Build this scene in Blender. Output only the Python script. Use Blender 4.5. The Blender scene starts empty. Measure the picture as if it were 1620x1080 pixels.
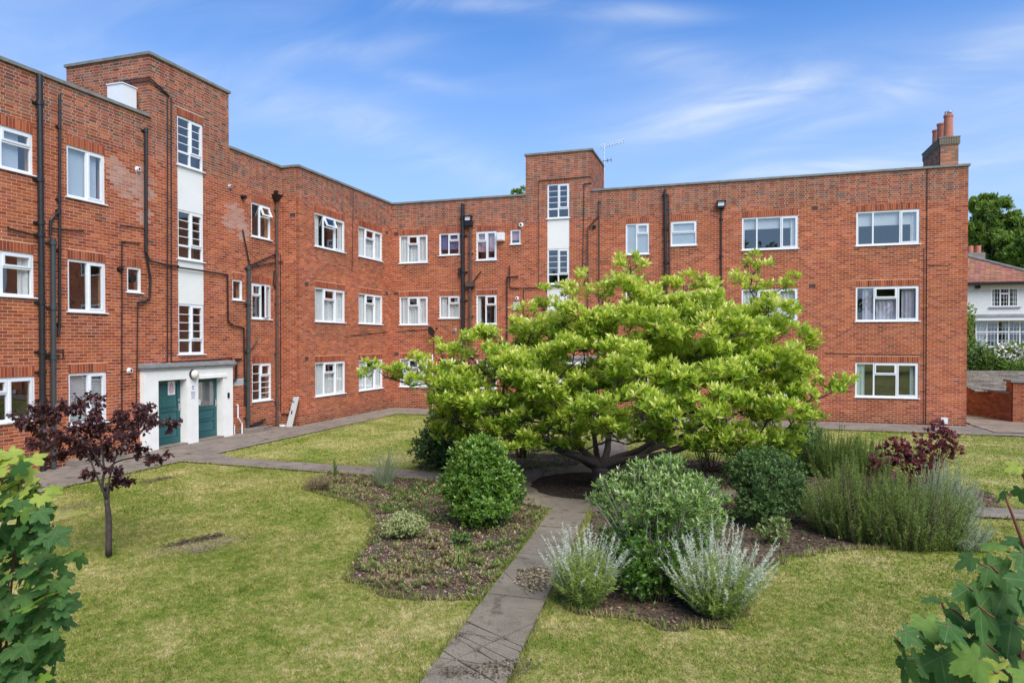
import bpy, math, random
import numpy as np
from mathutils import Vector
R = math.radians
random.seed(7); rng = np.random.default_rng(7)
SC = bpy.context.scene
COL = SC.collection

# ------------------------------------------------------------------ camera
EYE = 2.93                                   # a first-floor balcony
YAW, PIT, FPX, PCX, PCY = R(17.655), R(0.763), 1078.0, 810.0, 553.4
cam_d = bpy.data.cameras.new('camera'); cam = bpy.data.objects.new('camera', cam_d); COL.objects.link(cam)
cam.location = (0, 0, EYE); cam.rotation_euler = (R(90) - PIT, 0, YAW)
cam_d.sensor_width = 36; cam_d.lens = FPX / 1620 * 36; cam_d.shift_y = 13.4 / 1620
cam_d.clip_start = .05; cam_d.clip_end = 2000
SC.camera = cam

# sight lines, used to survey points on real planes from the photograph's picture coordinates
def ray(px, py):
    u = (px - PCX) / FPX; v = (py - PCY) / FPX
    y = v * math.cos(PIT) + math.sin(PIT); z = math.cos(PIT) - v * math.sin(PIT)
    return (u * math.cos(YAW) - z * math.sin(YAW), u * math.sin(YAW) + z * math.cos(YAW), -y)
def G(px, py, z=0):
    r = ray(px, py); t = (z - EYE) / r[2]; return (r[0] * t, r[1] * t)
def onX(px, py, X):
    r = ray(px, py); t = X / r[0]; return (r[1] * t, EYE + r[2] * t)
def onY(px, py, Y):
    r = ray(px, py); t = Y / r[1]; return (r[0] * t, EYE + r[2] * t)
def at(px, py, z):
    r = ray(px, py); return Vector((r[0] * z, r[1] * z, EYE + r[2] * z))
def ppm(z): return FPX / z                    # picture pixels per metre at depth z
def depth(p): return -p[0] * math.sin(YAW) + p[1] * math.cos(YAW)

# ------------------------------------------------------------------ sky, sun, exposure
SUN_EL, SUN_AZ = R(50), R(136)               # azimuth clockwise from +Y: high, behind the camera to the right
W = bpy.data.worlds.new('World'); SC.world = W; W.use_nodes = True
nt = W.node_tree; N = nt.nodes; L = nt.links; N.clear()
def nn(t, **k):
    n = N.new(t)
    for a, b in k.items(): setattr(n, a, b)
    return n
out = nn('ShaderNodeOutputWorld'); bg = nn('ShaderNodeBackground'); bg.inputs[1].default_value = .094
sky = nn('ShaderNodeTexSky', sky_type='NISHITA', sun_disc=False, sun_elevation=SUN_EL, sun_rotation=SUN_AZ,
         altitude=60, air_density=1.0, dust_density=.6, ozone_density=1.6)
tc = nn('ShaderNodeTexCoord'); sep = nn('ShaderNodeSeparateXYZ'); L.new(tc.outputs['Generated'], sep.inputs[0])
def mth(op, a, b=None, clamp=False):
    m = nn('ShaderNodeMath', operation=op, use_clamp=clamp)
    for i, v in enumerate((a, b)):
        if v is None: continue
        if isinstance(v, (int, float)): m.inputs[i].default_value = v
        else: L.new(v, m.inputs[i])
    return m.outputs[0]
zz = mth('ADD', mth('MAXIMUM', sep.outputs[2], 0.0), .22)
comb = nn('ShaderNodeCombineXYZ'); L.new(mth('DIVIDE', sep.outputs[0], zz), comb.inputs[0]); L.new(mth('DIVIDE', sep.outputs[1], zz), comb.inputs[1])
def cloud(rot, sc, loc, scale, lo, hi, dist=.6):
    mp = nn('ShaderNodeMapping'); L.new(comb.outputs[0], mp.inputs[0])
    mp.inputs['Rotation'].default_value = (0, 0, rot); mp.inputs['Scale'].default_value = sc; mp.inputs['Location'].default_value = loc
    no = nn('ShaderNodeTexNoise'); L.new(mp.outputs[0], no.inputs[0]); no.inputs['Scale'].default_value = scale
    no.inputs['Detail'].default_value = 7; no.inputs['Roughness'].default_value = .55; no.inputs['Distortion'].default_value = dist
    mr = nn('ShaderNodeMapRange', interpolation_type='SMOOTHSTEP'); L.new(no.outputs[0], mr.inputs[0])
    mr.inputs[1].default_value = lo; mr.inputs[2].default_value = hi
    return mr.outputs[0]
c1 = cloud(R(28), (.55, 1.7, 1), (3.1, 1.7, 0), 1.1, .44, .78, .9)
c2 = cloud(R(-12), (.5, 1.5, 1), (.4, 5.2, 0), 2.4, .55, .82, .5)
def vdot(v):
    d = nn('ShaderNodeVectorMath', operation='DOT_PRODUCT'); L.new(tc.outputs['Generated'], d.inputs[0]); d.inputs[1].default_value = v; return d.outputs['Value']
def streak(px, py, ang, wa, wb, amp):
    """a wisp of cirrus: a soft elongated patch on the sky dome round one direction"""
    c = Vector(ray(px, py)).normalized(); e = Vector(ray(px + 20 * math.cos(R(ang)), py + 20 * math.sin(R(ang)))).normalized() - c
    a = (e - c * e.dot(c)).normalized(); b = c.cross(a); u = vdot(a); v = vdot(b); f = mth('GREATER_THAN', vdot(c), 0.0)
    q = mth('ADD', mth('POWER', mth('ABSOLUTE', mth('DIVIDE', u, wa / FPX)), 2.0), mth('POWER', mth('ABSOLUTE', mth('DIVIDE', v, wb / FPX)), 2.0))
    return mth('MULTIPLY', mth('MULTIPLY', mth('EXPONENT', mth('MULTIPLY', q, -1.0)), f), amp)
tot = None
for a_ in ((1160, 165, -16, 170, 34, .85), (1480, 115, -24, 260, 26, .55), (1060, 90, 10, 130, 26, .45), (575, 82, -4, 90, 16, .85), (655, 124, 12, 70, 13, .6), (450, 175, 18, 150, 40, .30), (690, 235, 24, 210, 34, .42), (1020, 22, 2, 90, 14, .6),
           (770, 6, 2, 110, 12, .7), (1290, 268, -4, 130, 12, .8), (60, 70, 12, 200, 36, .35), (1600, 250, -30, 260, 60, .25), (200, -60, 10, 300, 60, .4), (1900, 60, -20, 300, 60, .5), (-500, 200, 10, 300, 60, .5)):
    v = streak(*a_); tot = v if tot is None else mth('ADD', tot, v)
wisp = cloud(R(24), (.8, 1.9, 1), (2.2, .7, 0), 2.6, .25, .80, 1.6)
cl = mth('MINIMUM', mth('ADD', mth('MULTIPLY', tot, mth('ADD', mth('MULTIPLY', wisp, .62), .14)), mth('ADD', mth('MULTIPLY', c1, .12), mth('MULTIPLY', c2, .05))), .88)
hz = nn('ShaderNodeMapRange'); L.new(sep.outputs[2], hz.inputs[0]); hz.inputs[1].default_value = .45; hz.inputs[2].default_value = .0
hz.inputs[3].default_value = 0; hz.inputs[4].default_value = .95
hs = nn('ShaderNodeHueSaturation'); hs.inputs['Saturation'].default_value = 1.15; hs.inputs['Value'].default_value = 1.7; L.new(sky.outputs[0], hs.inputs['Color'])
tint = nn('ShaderNodeMix', data_type='RGBA', blend_type='MULTIPLY'); tint.inputs[0].default_value = 1
L.new(hs.outputs[0], tint.inputs[6]); tint.inputs[7].default_value = (.34, .60, .86, 1)
m1 = nn('ShaderNodeMix', data_type='RGBA'); L.new(hz.outputs[0], m1.inputs[0]); L.new(tint.outputs[2], m1.inputs[6]); m1.inputs[7].default_value = (3.7, 4.6, 6.3, 1)
m2 = nn('ShaderNodeMix', data_type='RGBA'); L.new(cl, m2.inputs[0]); L.new(m1.outputs[2], m2.inputs[6]); m2.inputs[7].default_value = (5.6, 6.1, 6.7, 1)
L.new(m2.outputs[2], bg.inputs[0]); L.new(bg.outputs[0], out.inputs[0])

sd = bpy.data.lights.new('sun', 'SUN'); sun = bpy.data.objects.new('sun', sd); COL.objects.link(sun)
sd.energy = 3.05; sd.angle = R(50); sd.color = (1, .94, .85)
sv = Vector((math.sin(SUN_AZ) * math.cos(SUN_EL), math.cos(SUN_AZ) * math.cos(SUN_EL), math.sin(SUN_EL)))
sun.rotation_euler = sv.to_track_quat('Z', 'Y').to_euler()
SC.view_settings.view_transform = 'Standard'; SC.view_settings.look = 'None'
SC.view_settings.exposure = 0.72; SC.view_settings.gamma = 1; SC.view_settings.use_curve_mapping = False
SC.render.engine = 'CYCLES'
SC.cycles.max_bounces = 8; SC.cycles.diffuse_bounces = 3; SC.cycles.transparent_max_bounces = 12
SC.cycles.use_denoising = True

# ------------------------------------------------------------------ materials
def newmat(name):
    m = bpy.data.materials.new(name); m.use_nodes = True
    return m, m.node_tree.nodes, m.node_tree.links, m.node_tree.nodes['Principled BSDF']
def noise(Ns, Ls, vec, scale, detail=4, rough=.5, dist=0):
    n = Ns.new('ShaderNodeTexNoise'); n.inputs['Scale'].default_value = scale; n.inputs['Detail'].default_value = detail
    n.inputs['Roughness'].default_value = rough; n.inputs['Distortion'].default_value = dist
    Ls.new(vec, n.inputs['Vector']); return n.outputs[0]
def ramp(Ns, Ls, fac, stops):
    r = Ns.new('ShaderNodeValToRGB'); Ls.new(fac, r.inputs[0]); e = r.color_ramp.elements
    while len(e) < len(stops): e.new(.5)
    for i, (p, c) in enumerate(stops):
        e[i].position = p; e[i].color = (c if len(c) == 4 else (*c, 1))
    return r.outputs[0]
def mix(Ns, Ls, fac, a, b, mode='MIX'):
    m = Ns.new('ShaderNodeMix'); m.data_type = 'RGBA'; m.blend_type = mode
    for i, v in ((0, fac), (6, a), (7, b)):
        if isinstance(v, (int, float)): m.inputs[i].default_value = v
        elif isinstance(v, tuple): m.inputs[i].default_value = (*v, 1) if len(v) == 3 else v
        else: Ls.new(v, m.inputs[i])
    return m.outputs[2]
def bump(Ns, Ls, P, h, s, d=.01):
    b = Ns.new('ShaderNodeBump'); b.inputs['Strength'].default_value = s; b.inputs['Distance'].default_value = d
    Ls.new(h, b.inputs['Height']); Ls.new(b.outputs[0], P.inputs['Normal'])
def gpos(Ns): return Ns.new('ShaderNodeNewGeometry').outputs['Position']
def plain(name, col, rough=.6, metal=0, var=.12, scale=6, bumps=0, spec=.5):
    m, Ns, Ls, P = newmat(name); p = gpos(Ns)
    n = noise(Ns, Ls, p, scale, 5, .6)
    c = ramp(Ns, Ls, n, [(.25, tuple(x * (1 - var) for x in col)), (.75, tuple(min(1, x * (1 + var)) for x in col))])
    Ls.new(c, P.inputs['Base Color']); P.inputs['Roughness'].default_value = rough; P.inputs['Metallic'].default_value = metal
    P.inputs['Specular IOR Level'].default_value = spec
    if bumps: bump(Ns, Ls, P, noise(Ns, Ls, p, scale * 12, 4, .6), bumps)
    return m
def attrmat(name, rough=.85, bumpy=.3, nscale=40, lo=.78, hi=1.2):
    """colour from the piece's own 'tint' colour, times fine grain"""
    m, Ns, Ls, P = newmat(name)
    a = Ns.new('ShaderNodeAttribute'); a.attribute_name = 'tint'
    p = gpos(Ns); n = noise(Ns, Ls, p, nscale, 5, .65)
    g = ramp(Ns, Ls, n, [(.25, (lo,) * 3), (.75, (hi,) * 3)])
    n2 = noise(Ns, Ls, p, 1.3, 4, .6)
    g2 = ramp(Ns, Ls, n2, [(.3, (.86, .86, .88)), (.7, (1.1, 1.08, 1.05))])
    Ls.new(mix(Ns, Ls, 1, mix(Ns, Ls, 1, a.outputs['Color'], g, 'MULTIPLY'), g2, 'MULTIPLY'), P.inputs['Base Color'])
    P.inputs['Roughness'].default_value = rough; P.inputs['Specular IOR Level'].default_value = .25
    if bumpy: bump(Ns, Ls, P, n, bumpy, .004)
    return m
def leafmat(name, stops, trans=.35, rough=.45, spec=.4, gloss_var=0):
    """stops: ramp over the leaf's own random 'tint' value"""
    m, Ns, Ls, P = newmat(name)
    a = Ns.new('ShaderNodeAttribute'); a.attribute_name = 'tint'
    sp = Ns.new('ShaderNodeSeparateColor'); Ls.new(a.outputs['Color'], sp.inputs[0])
    c = ramp(Ns, Ls, sp.outputs[0], stops)
    Ls.new(c, P.inputs['Base Color']); P.inputs['Roughness'].default_value = rough; P.inputs['Specular IOR Level'].default_value = spec
    tr = Ns.new('ShaderNodeBsdfTranslucent'); ms = Ns.new('ShaderNodeMixShader'); ms.inputs[0].default_value = trans
    c2 = mix(Ns, Ls, 1, c, (1.35, 1.35, .75), 'MULTIPLY'); Ls.new(c2, tr.inputs[0])
    Ls.new(P.outputs[0], ms.inputs[1]); Ls.new(tr.outputs[0], ms.inputs[2])
    Ls.new(ms.outputs[0], Ns['Material Output'].inputs[0])
    return m

M = {}
M['brick'] = attrmat('brick_clay', .9, .35)
m, Ns, Ls, P = newmat('mortar'); p = gpos(Ns); sp = Ns.new('ShaderNodeSeparateXYZ'); Ls.new(p, sp.inputs[0])
zr = Ns.new('ShaderNodeMapRange'); Ls.new(sp.outputs[2], zr.inputs[0]); zr.inputs[1].default_value = 7.6; zr.inputs[2].default_value = 8.0
n = noise(Ns, Ls, p, 3, 5, .6)
ca = ramp(Ns, Ls, n, [(.3, (.70, .37, .21)), (.7, (.82, .48, .29))]); cb = ramp(Ns, Ls, n, [(.3, (.50, .37, .26)), (.7, (.68, .52, .38))])
Ls.new(mix(Ns, Ls, zr.outputs[0], ca, cb), P.inputs['Base Color']); P.inputs['Roughness'].default_value = .95; M['mortar'] = m
M['upvc'] = plain('white_upvc', (.80, .81, .82), .3, var=.03)
M['sash'] = plain('white_upvc_sash', (.76, .77, .78), .3, var=.03)
M['render'] = plain('cream_render_panel', (.80, .79, .74), .8, var=.04, scale=2)
M['whitepaint'] = plain('white_masonry_paint', (.84, .82, .76), .75, var=.07, scale=3, bumps=.15)
M['coping'] = plain('grey_coping', (.20, .20, .175), .8, var=.3, scale=4, bumps=.2)
M['lead'] = plain('grey_lead', (.27, .27, .27), .55, var=.3, scale=5)
M['iron'] = plain('black_cast_iron', (.018, .017, .017), .4, var=.4, scale=9)
M['irongrey'] = plain('dark_grey_plastic', (.05, .055, .055), .4, var=.2, scale=7)
M['rust'] = plain('rusty_iron', (.09, .055, .045), .8, var=.5, scale=12, bumps=.3)
M['black'] = plain('black_plastic', (.012, .012, .012), .35)
M['teal'] = plain('teal_paint', (.016, .092, .095), .35, var=.12, scale=5)
M['teal2'] = plain('teal_paint_worn', (.020, .105, .11), .45, var=.2, scale=12)
M['metal'] = plain('brushed_metal', (.6, .6, .6), .3, 1)
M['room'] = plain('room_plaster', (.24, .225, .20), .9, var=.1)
M['curtain'] = plain('net_curtain', (.80, .80, .78), .9, var=.08, scale=10)
M['curtain_green'] = plain('pale_green_curtain', (.45, .56, .52), .9, var=.08)
M['curtain_mauve'] = plain('mauve_curtain', (.50, .46, .53), .9, var=.08)
M['curtain_blue'] = plain('blue_curtain', (.13, .17, .38), .9, var=.2, scale=20)
M['curtain_pink'] = plain('pink_curtain', (.55, .33, .38), .9, var=.2, scale=9)
M['blind'] = plain('white_blind', (.66, .67, .68), .8, var=.04)
M['blindblue'] = plain('pale_blind', (.55, .60, .66), .8, var=.04)
M['frosted'] = plain('frosted_glass', (.52, .57, .60), .25, var=.05)
M['terracotta'] = plain('terracotta', (.45, .16, .10), .8, var=.2, scale=6)
M['globe'] = plain('lamp_globe', (.72, .69, .60), .3, var=.03)
M['signwhite'] = plain('sign_white', (.75, .76, .76), .5, var=.03)
M['signgrey'] = plain('sign_grey', (.50, .50, .47), .6, var=.15, scale=30)
M['signred'] = plain('sign_red', (.5, .05, .04), .5)
M['signblue'] = plain('sign_ink', (.25, .30, .5), .6)
M['roof'] = plain('roof_felt', (.10, .10, .10), .95, var=.2)
m, Ns, Ls, P = newmat('window_glass')
Ns.remove(P); tr = Ns.new('ShaderNodeBsdfTransparent'); gl = Ns.new('ShaderNodeBsdfGlossy'); gl.inputs['Roughness'].default_value = .015
tr.inputs[0].default_value = (.86, .89, .89, 1); gl.inputs[0].default_value = (1, 1, 1, 1)
lw = Ns.new('ShaderNodeLayerWeight'); lw.inputs[0].default_value = .5; pw = Ns.new('ShaderNodeMath'); pw.operation = 'POWER'; Ls.new(lw.outputs['Facing'], pw.inputs[0]); pw.inputs[1].default_value = 4.0
fr = Ns.new('ShaderNodeMapRange'); Ls.new(pw.outputs[0], fr.inputs[0]); fr.inputs[3].default_value = .17; fr.inputs[4].default_value = 1.0; ms = Ns.new('ShaderNodeMixShader')
bm = Ns.new('ShaderNodeBump'); bm.inputs['Strength'].default_value = .06; bm.inputs['Distance'].default_value = .03
Ls.new(noise(Ns, Ls, gpos(Ns), 1.4, 1, .4), bm.inputs['Height']); Ls.new(bm.outputs[0], gl.inputs['Normal'])
Ls.new(fr.outputs[0], ms.inputs[0]); Ls.new(tr.outputs[0], ms.inputs[1]); Ls.new(gl.outputs[0], ms.inputs[2])
Ls.new(ms.outputs[0], Ns['Material Output'].inputs[0]); M['glass'] = m

# ground materials
def lawn_colour(Ns, Ls, blade):
    p = gpos(Ns)
    n1 = noise(Ns, Ls, p, .55, 4, .6, .4); n2 = noise(Ns, Ls, p, 2.6, 5, .65)
    n3 = noise(Ns, Ls, p, 11, 4, .7); g = Ns.new('ShaderNodeMath'); g.operation = 'MULTIPLY'; Ls.new(n3, g.inputs[0]); g.inputs[1].default_value = .44
    f = Ns.new('ShaderNodeMath'); f.operation = 'MULTIPLY_ADD'; Ls.new(n1, f.inputs[0]); f.inputs[1].default_value = .34
    h = Ns.new('ShaderNodeMath'); h.operation = 'MULTIPLY_ADD'; Ls.new(n2, h.inputs[0]); h.inputs[1].default_value = .22; Ls.new(g.outputs[0], h.inputs[2]); Ls.new(h.outputs[0], f.inputs[2])
    c = ramp(Ns, Ls, f.outputs[0], [(.38, (.15, .215, .036)), (.455, (.25, .29, .058)), (.525, (.39, .36, .12)), (.60, (.60, .50, .26))])
    return p, c
m, Ns, Ls, P = newmat('lawn_turf'); p, c = lawn_colour(Ns, Ls, False)
fine = noise(Ns, Ls, p, 60, 5, .7)
c = mix(Ns, Ls, 1, c, ramp(Ns, Ls, fine, [(.25, (.5, .55, .45)), (.6, (1.05, 1.05, 1.0)), (.8, (1.35, 1.3, 1.2))]), 'MULTIPLY')
Ls.new(c, P.inputs['Base Color']); P.inputs['Roughness'].default_value = .95; P.inputs['Specular IOR Level'].default_value = .1
bump(Ns, Ls, P, fine, .8, .03); M['lawn'] = m
m, Ns, Ls, P = newmat('grass_blade'); p, c = lawn_colour(Ns, Ls, True)
a = Ns.new('ShaderNodeAttribute'); a.attribute_name = 'tint'; sp = Ns.new('ShaderNodeSeparateColor'); Ls.new(a.outputs['Color'], sp.inputs[0])
c = mix(Ns, Ls, 1, c, ramp(Ns, Ls, sp.outputs[0], [(0, (.45, .62, .42)), (.5, (.95, .99, .88)), (.8, (1.3, 1.22, 1.1)), (1, (1.8, 1.5, 1.35))]), 'MULTIPLY')
Ls.new(c, P.inputs['Base Color']); P.inputs['Roughness'].default_value = .7; P.inputs['Specular IOR Level'].default_value = .15
tr = Ns.new('ShaderNodeBsdfTranslucent'); Ls.new(c, tr.inputs[0]); ms = Ns.new('ShaderNodeMixShader'); ms.inputs[0].default_value = .3
Ls.new(P.outputs[0], ms.inputs[1]); Ls.new(tr.outputs[0], ms.inputs[2]); Ls.new(ms.outputs[0], Ns['Material Output'].inputs[0]); M['blade'] = m
def soilmat(name, a_, b_, c_):
    m, Ns, Ls, P = newmat(name); p = gpos(Ns)
    n1 = noise(Ns, Ls, p, 28, 6, .75); n2 = noise(Ns, Ls, p, 1.4, 4, .6)
    c = ramp(Ns, Ls, n1, [(.3, a_), (.5, b_), (.72, c_)])
    c = mix(Ns, Ls, 1, c, ramp(Ns, Ls, n2, [(.3, (.7, .72, .72)), (.7, (1.25, 1.2, 1.15))]), 'MULTIPLY')
    Ls.new(c, P.inputs['Base Color']); P.inputs['Roughness'].default_value = 1; P.inputs['Specular IOR Level'].default_value = .1
    bump(Ns, Ls, P, n1, 1, .03); return m
M['soil'] = soilmat('bed_soil', (.05, .038, .027), (.13, .095, .066), (.28, .21, .15))
M['darksoil'] = soilmat('dark_mulch', (.015, .012, .010), (.04, .030, .024), (.10, .075, .055))
def concretemat(name, base, var=.3, moss=True):
    m, Ns, Ls, P = newmat(name); p = gpos(Ns)
    n1 = noise(Ns, Ls, p, 1.1, 6, .65); n2 = noise(Ns, Ls, p, 70, 4, .7); n3 = noise(Ns, Ls, p, 3.4, 6, .7, .3)
    c = ramp(Ns, Ls, n1, [(.3, tuple(x * (1 - var) for x in base)), (.7, tuple(x * (1 + var) for x in base))])
    c = mix(Ns, Ls, 1, c, ramp(Ns, Ls, n2, [(.3, (.55, .55, .55)), (.52, (1, 1, 1)), (.72, (1.6, 1.55, 1.45))]), 'MULTIPLY')
    if moss:
        f = Ns.new('ShaderNodeMapRange'); Ls.new(n3, f.inputs[0]); f.inputs[1].default_value = .53; f.inputs[2].default_value = .68; f.inputs[4].default_value = .8
        c = mix(Ns, Ls, f.outputs[0], c, (.055, .045, .022))
    Ls.new(c, P.inputs['Base Color']); P.inputs['Roughness'].default_value = .92; P.inputs['Specular IOR Level'].default_value = .2
    bump(Ns, Ls, P, n2, .5, .006); return m
M['path'] = concretemat('old_concrete', (.205, .172, .128))
M['path2'] = concretemat('old_concrete_walk', (.23, .19, .155), .25)
M['moss'] = soilmat('path_moss', (.04, .03, .015), (.085, .065, .03), (.14, .11, .05))
M['ring'] = concretemat('sandy_path', (.21, .175, .13), .3)
M['gravel'] = soilmat('gravel_drive', (.14, .11, .085), (.28, .22, .17), (.42, .34, .27))
M['litter'] = attrmat('leaf_litter', .9, 0)
M['bark'] = plain('grey_brown_bark', (.10, .085, .062), .9, var=.5, scale=14, bumps=.5)
M['twig'] = plain('twig', (.085, .055, .035), .85, var=.3, scale=10)
M['redstem'] = plain('red_leaf_stalk', (.16, .045, .035), .6, var=.2)
M['darkbark'] = plain('dark_bark', (.06, .045, .038), .85, var=.4, scale=18, bumps=.4)
M['greystem'] = plain('silver_stem', (.28, .30, .22), .8, var=.2)
M['stake'] = plain('weathered_stake', (.15, .10, .07), .9, var=.3, scale=14)
M['magnolia'] = leafmat('magnolia_leaf', [(0, (.085, .18, .018)), (.3, (.18, .31, .030)), (.55, (.34, .46, .045)), (.8, (.54, .62, .085)), (1, (.72, .71, .26))], .38, .42)
M['plum'] = leafmat('purple_plum_leaf', [(0, (.040, .018, .021)), (.6, (.095, .034, .038)), (.9, (.17, .045, .045)), (1, (.28, .07, .05))], .35, .38, .5)
M['smoke'] = leafmat('burgundy_leaf', [(0, (.07, .018, .028)), (.6, (.17, .036, .052)), (1, (.34, .11, .12))], .35, .5)
M['laurel'] = leafmat('laurel_leaf', [(0, (.045, .115, .015)), (.5, (.11, .22, .025)), (.85, (.22, .36, .05)), (1, (.33, .46, .10))], .25, .32, .6)
M['darkleaf'] = leafmat('dark_evergreen_leaf', [(0, (.026, .065, .014)), (.6, (.07, .14, .030)), (1, (.16, .26, .06))], .2, .35, .5)
M['olive'] = leafmat('grey_green_leaf', [(0, (.07, .16, .03)), (.5, (.18, .30, .065)), (.85, (.34, .44, .15)), (1, (.50, .56, .30))], .25, .5)
M['silver'] = leafmat('silver_leaf', [(0, (.20, .27, .11)), (.5, (.42, .49, .33)), (1, (.68, .72, .60))], .2, .7, .2)
M['artgreen'] = leafmat('green_base_leaf', [(0, (.10, .17, .03)), (.5, (.21, .30, .055)), (1, (.36, .44, .11))], .3, .6, .2)
M['rosemary'] = leafmat('rosemary_needle', [(0, (.07, .13, .025)), (.5, (.17, .25, .050)), (.9, (.30, .39, .10)), (1, (.40, .42, .20))], .2, .6, .2)
M['brownneedle'] = leafmat('dry_needle', [(0, (.10, .075, .045)), (1, (.22, .17, .11))], .1, .8, .1)
M['varieg'] = leafmat('cream_edged_leaf', [(0, (.12, .20, .05)), (.4, (.30, .36, .12)), (1, (.62, .62, .34))], .25, .5)
M['weed'] = leafmat('weed_leaf', [(0, (.055, .13, .02)), (.6, (.13, .22, .04)), (1, (.28, .34, .08))], .3, .5)
M['drygrass'] = leafmat('dry_grass', [(0, (.15, .105, .055)), (.6, (.28, .205, .115)), (1, (.40, .33, .18))], .2, .8, .1)
M['maple'] = leafmat('sycamore_leaf', [(0, (.040, .115, .028)), (.5, (.080, .170, .052)), (.78, (.14, .26, .07)), (.88, (.26, .38, .045)), (1, (.52, .52, .14))], .42, .62, .22)
def add_veins(m, angs):
    Ns, Ls = m.node_tree.nodes, m.node_tree.links; t = Ns.new('ShaderNodeTexCoord'); prev = None
    def mm(op, a, b):
        q = Ns.new('ShaderNodeMath'); q.operation = op
        for i, v in enumerate((a, b)):
            if isinstance(v, (int, float)): q.inputs[i].default_value = v
            elif v is not None: Ls.new(v, q.inputs[i])
        return q.outputs[0]
    off = Ns.new('ShaderNodeVectorMath'); off.operation = 'SUBTRACT'; Ls.new(t.outputs['Object'], off.inputs[0]); off.inputs[1].default_value = (0, .08, 0)
    for a_ in angs:
        d1 = Ns.new('ShaderNodeVectorMath'); d1.operation = 'DOT_PRODUCT'; Ls.new(off.outputs[0], d1.inputs[0]); d1.inputs[1].default_value = (math.cos(R(a_)), -math.sin(R(a_)), 0)
        d2 = Ns.new('ShaderNodeVectorMath'); d2.operation = 'DOT_PRODUCT'; Ls.new(off.outputs[0], d2.inputs[0]); d2.inputs[1].default_value = (math.sin(R(a_)), math.cos(R(a_)), 0)
        v = mm('ADD', mm('ABSOLUTE', d1.outputs['Value'], None), mm('MULTIPLY', mm('LESS_THAN', d2.outputs['Value'], 0.0), 1.0))
        prev = v if prev is None else mm('MINIMUM', prev, v)
    mr = Ns.new('ShaderNodeMapRange'); Ls.new(prev, mr.inputs[0]); mr.inputs[1].default_value = .003; mr.inputs[2].default_value = .012; mr.inputs[3].default_value = .55; mr.inputs[4].default_value = 0
    P = Ns['Principled BSDF']; src = P.inputs['Base Color'].links[0].from_socket
    bl = noise(Ns, Ls, t.outputs['Object'], 5, 4, .6); src = mix(Ns, Ls, 1, src, ramp(Ns, Ls, bl, [(.3, (.72, .78, .7)), (.7, (1.25, 1.2, 1.1))]), 'MULTIPLY')
    Ls.new(mix(Ns, Ls, mr.outputs[0], src, (.22, .30, .12)), P.inputs['Base Color'])
add_veins(M['maple'], (-118, -62, 0, 62, 118))
M['treeleaf'] = leafmat('far_tree_leaf', [(0, (.045, .095, .015)), (.5, (.10, .18, .030)), (1, (.22, .32, .065))], .25, .6, .3)
M['white_flower'] = plain('white_petal', (.75, .73, .68), .7)
M['houserender'] = plain('white_render', (.66, .66, .63), .9, var=.05)
M['tile'] = attrmat('clay_roof_tile', .9, .2)
M['slate'] = attrmat('grey_slab', .9, .2)

# ------------------------------------------------------------------ mesh helpers
def obj(name, verts, faces, mat, parent=None, tint=None, smooth=False):
    me = bpy.data.meshes.new(name)
    if isinstance(verts, np.ndarray) and isinstance(faces, np.ndarray):
        k = faces.shape[1]; n = len(faces)
        me.vertices.add(len(verts)); me.vertices.foreach_set('co', verts.astype(np.float32).ravel())
        me.loops.add(n * k); me.loops.foreach_set('vertex_index', faces.astype(np.int32).ravel())
        me.polygons.add(n); me.polygons.foreach_set('loop_start', np.arange(0, n * k, k, dtype=np.int32))
        try: me.polygons.foreach_set('loop_total', np.full(n, k, dtype=np.int32))
        except Exception: pass
        me.update(calc_edges=True)
    else:
        me.from_pydata([tuple(v) for v in verts], [], [tuple(f) for f in faces]); me.update()
    me.materials.append(M[mat] if isinstance(mat, str) else mat)
    if tint is not None:
        at = me.attributes.new('tint', 'FLOAT_COLOR', 'FACE') if False else me.attributes.new('tint', 'FLOAT_VECTOR', 'FACE')
        t = np.asarray(tint, dtype=np.float32)
        if t.ndim == 1: t = np.repeat(t[:, None], 3, 1)
        at.data.foreach_set('vector', t.ravel())
    me.polygons.foreach_set('use_smooth', [bool(smooth)] * len(me.polygons))
    o = bpy.data.objects.new(name, me); COL.objects.link(o)
    if parent is not None: o.parent = parent
    return o
def meta(o, label=None, cat=None, group=None, kind=None):
    if label: o['label'] = label
    if cat: o['category'] = cat
    if group: o['group'] = group
    if kind: o['kind'] = kind
    return o
def empty(name, label, cat, group=None):
    o = bpy.data.objects.new(name, None); COL.objects.link(o); o.empty_display_size = .2
    return meta(o, label, cat, group)
BOXF = [(0, 3, 2, 1), (4, 5, 6, 7), (0, 1, 5, 4), (1, 2, 6, 5), (2, 3, 7, 6), (3, 0, 4, 7)]
class MB:
    def __init__(s): s.v = []; s.f = []; s.t = []
    def add(s, vs, fs, t=None):
        b = len(s.v); s.v += [tuple(v) for v in vs]; s.f += [tuple(i + b for i in f) for f in fs]
        if t is not None: s.t += [t] * len(fs)
    def box(s, x0, x1, y0, y1, z0, z1, t=None):
        s.add([(x0, y0, z0), (x1, y0, z0), (x1, y1, z0), (x0, y1, z0), (x0, y0, z1), (x1, y0, z1), (x1, y1, z1), (x0, y1, z1)], BOXF, t)
    def build(s, name, mat, parent=None, smooth=False):
        return obj(name, s.v, s.f, mat, parent, s.t if s.t else None, smooth)
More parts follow.
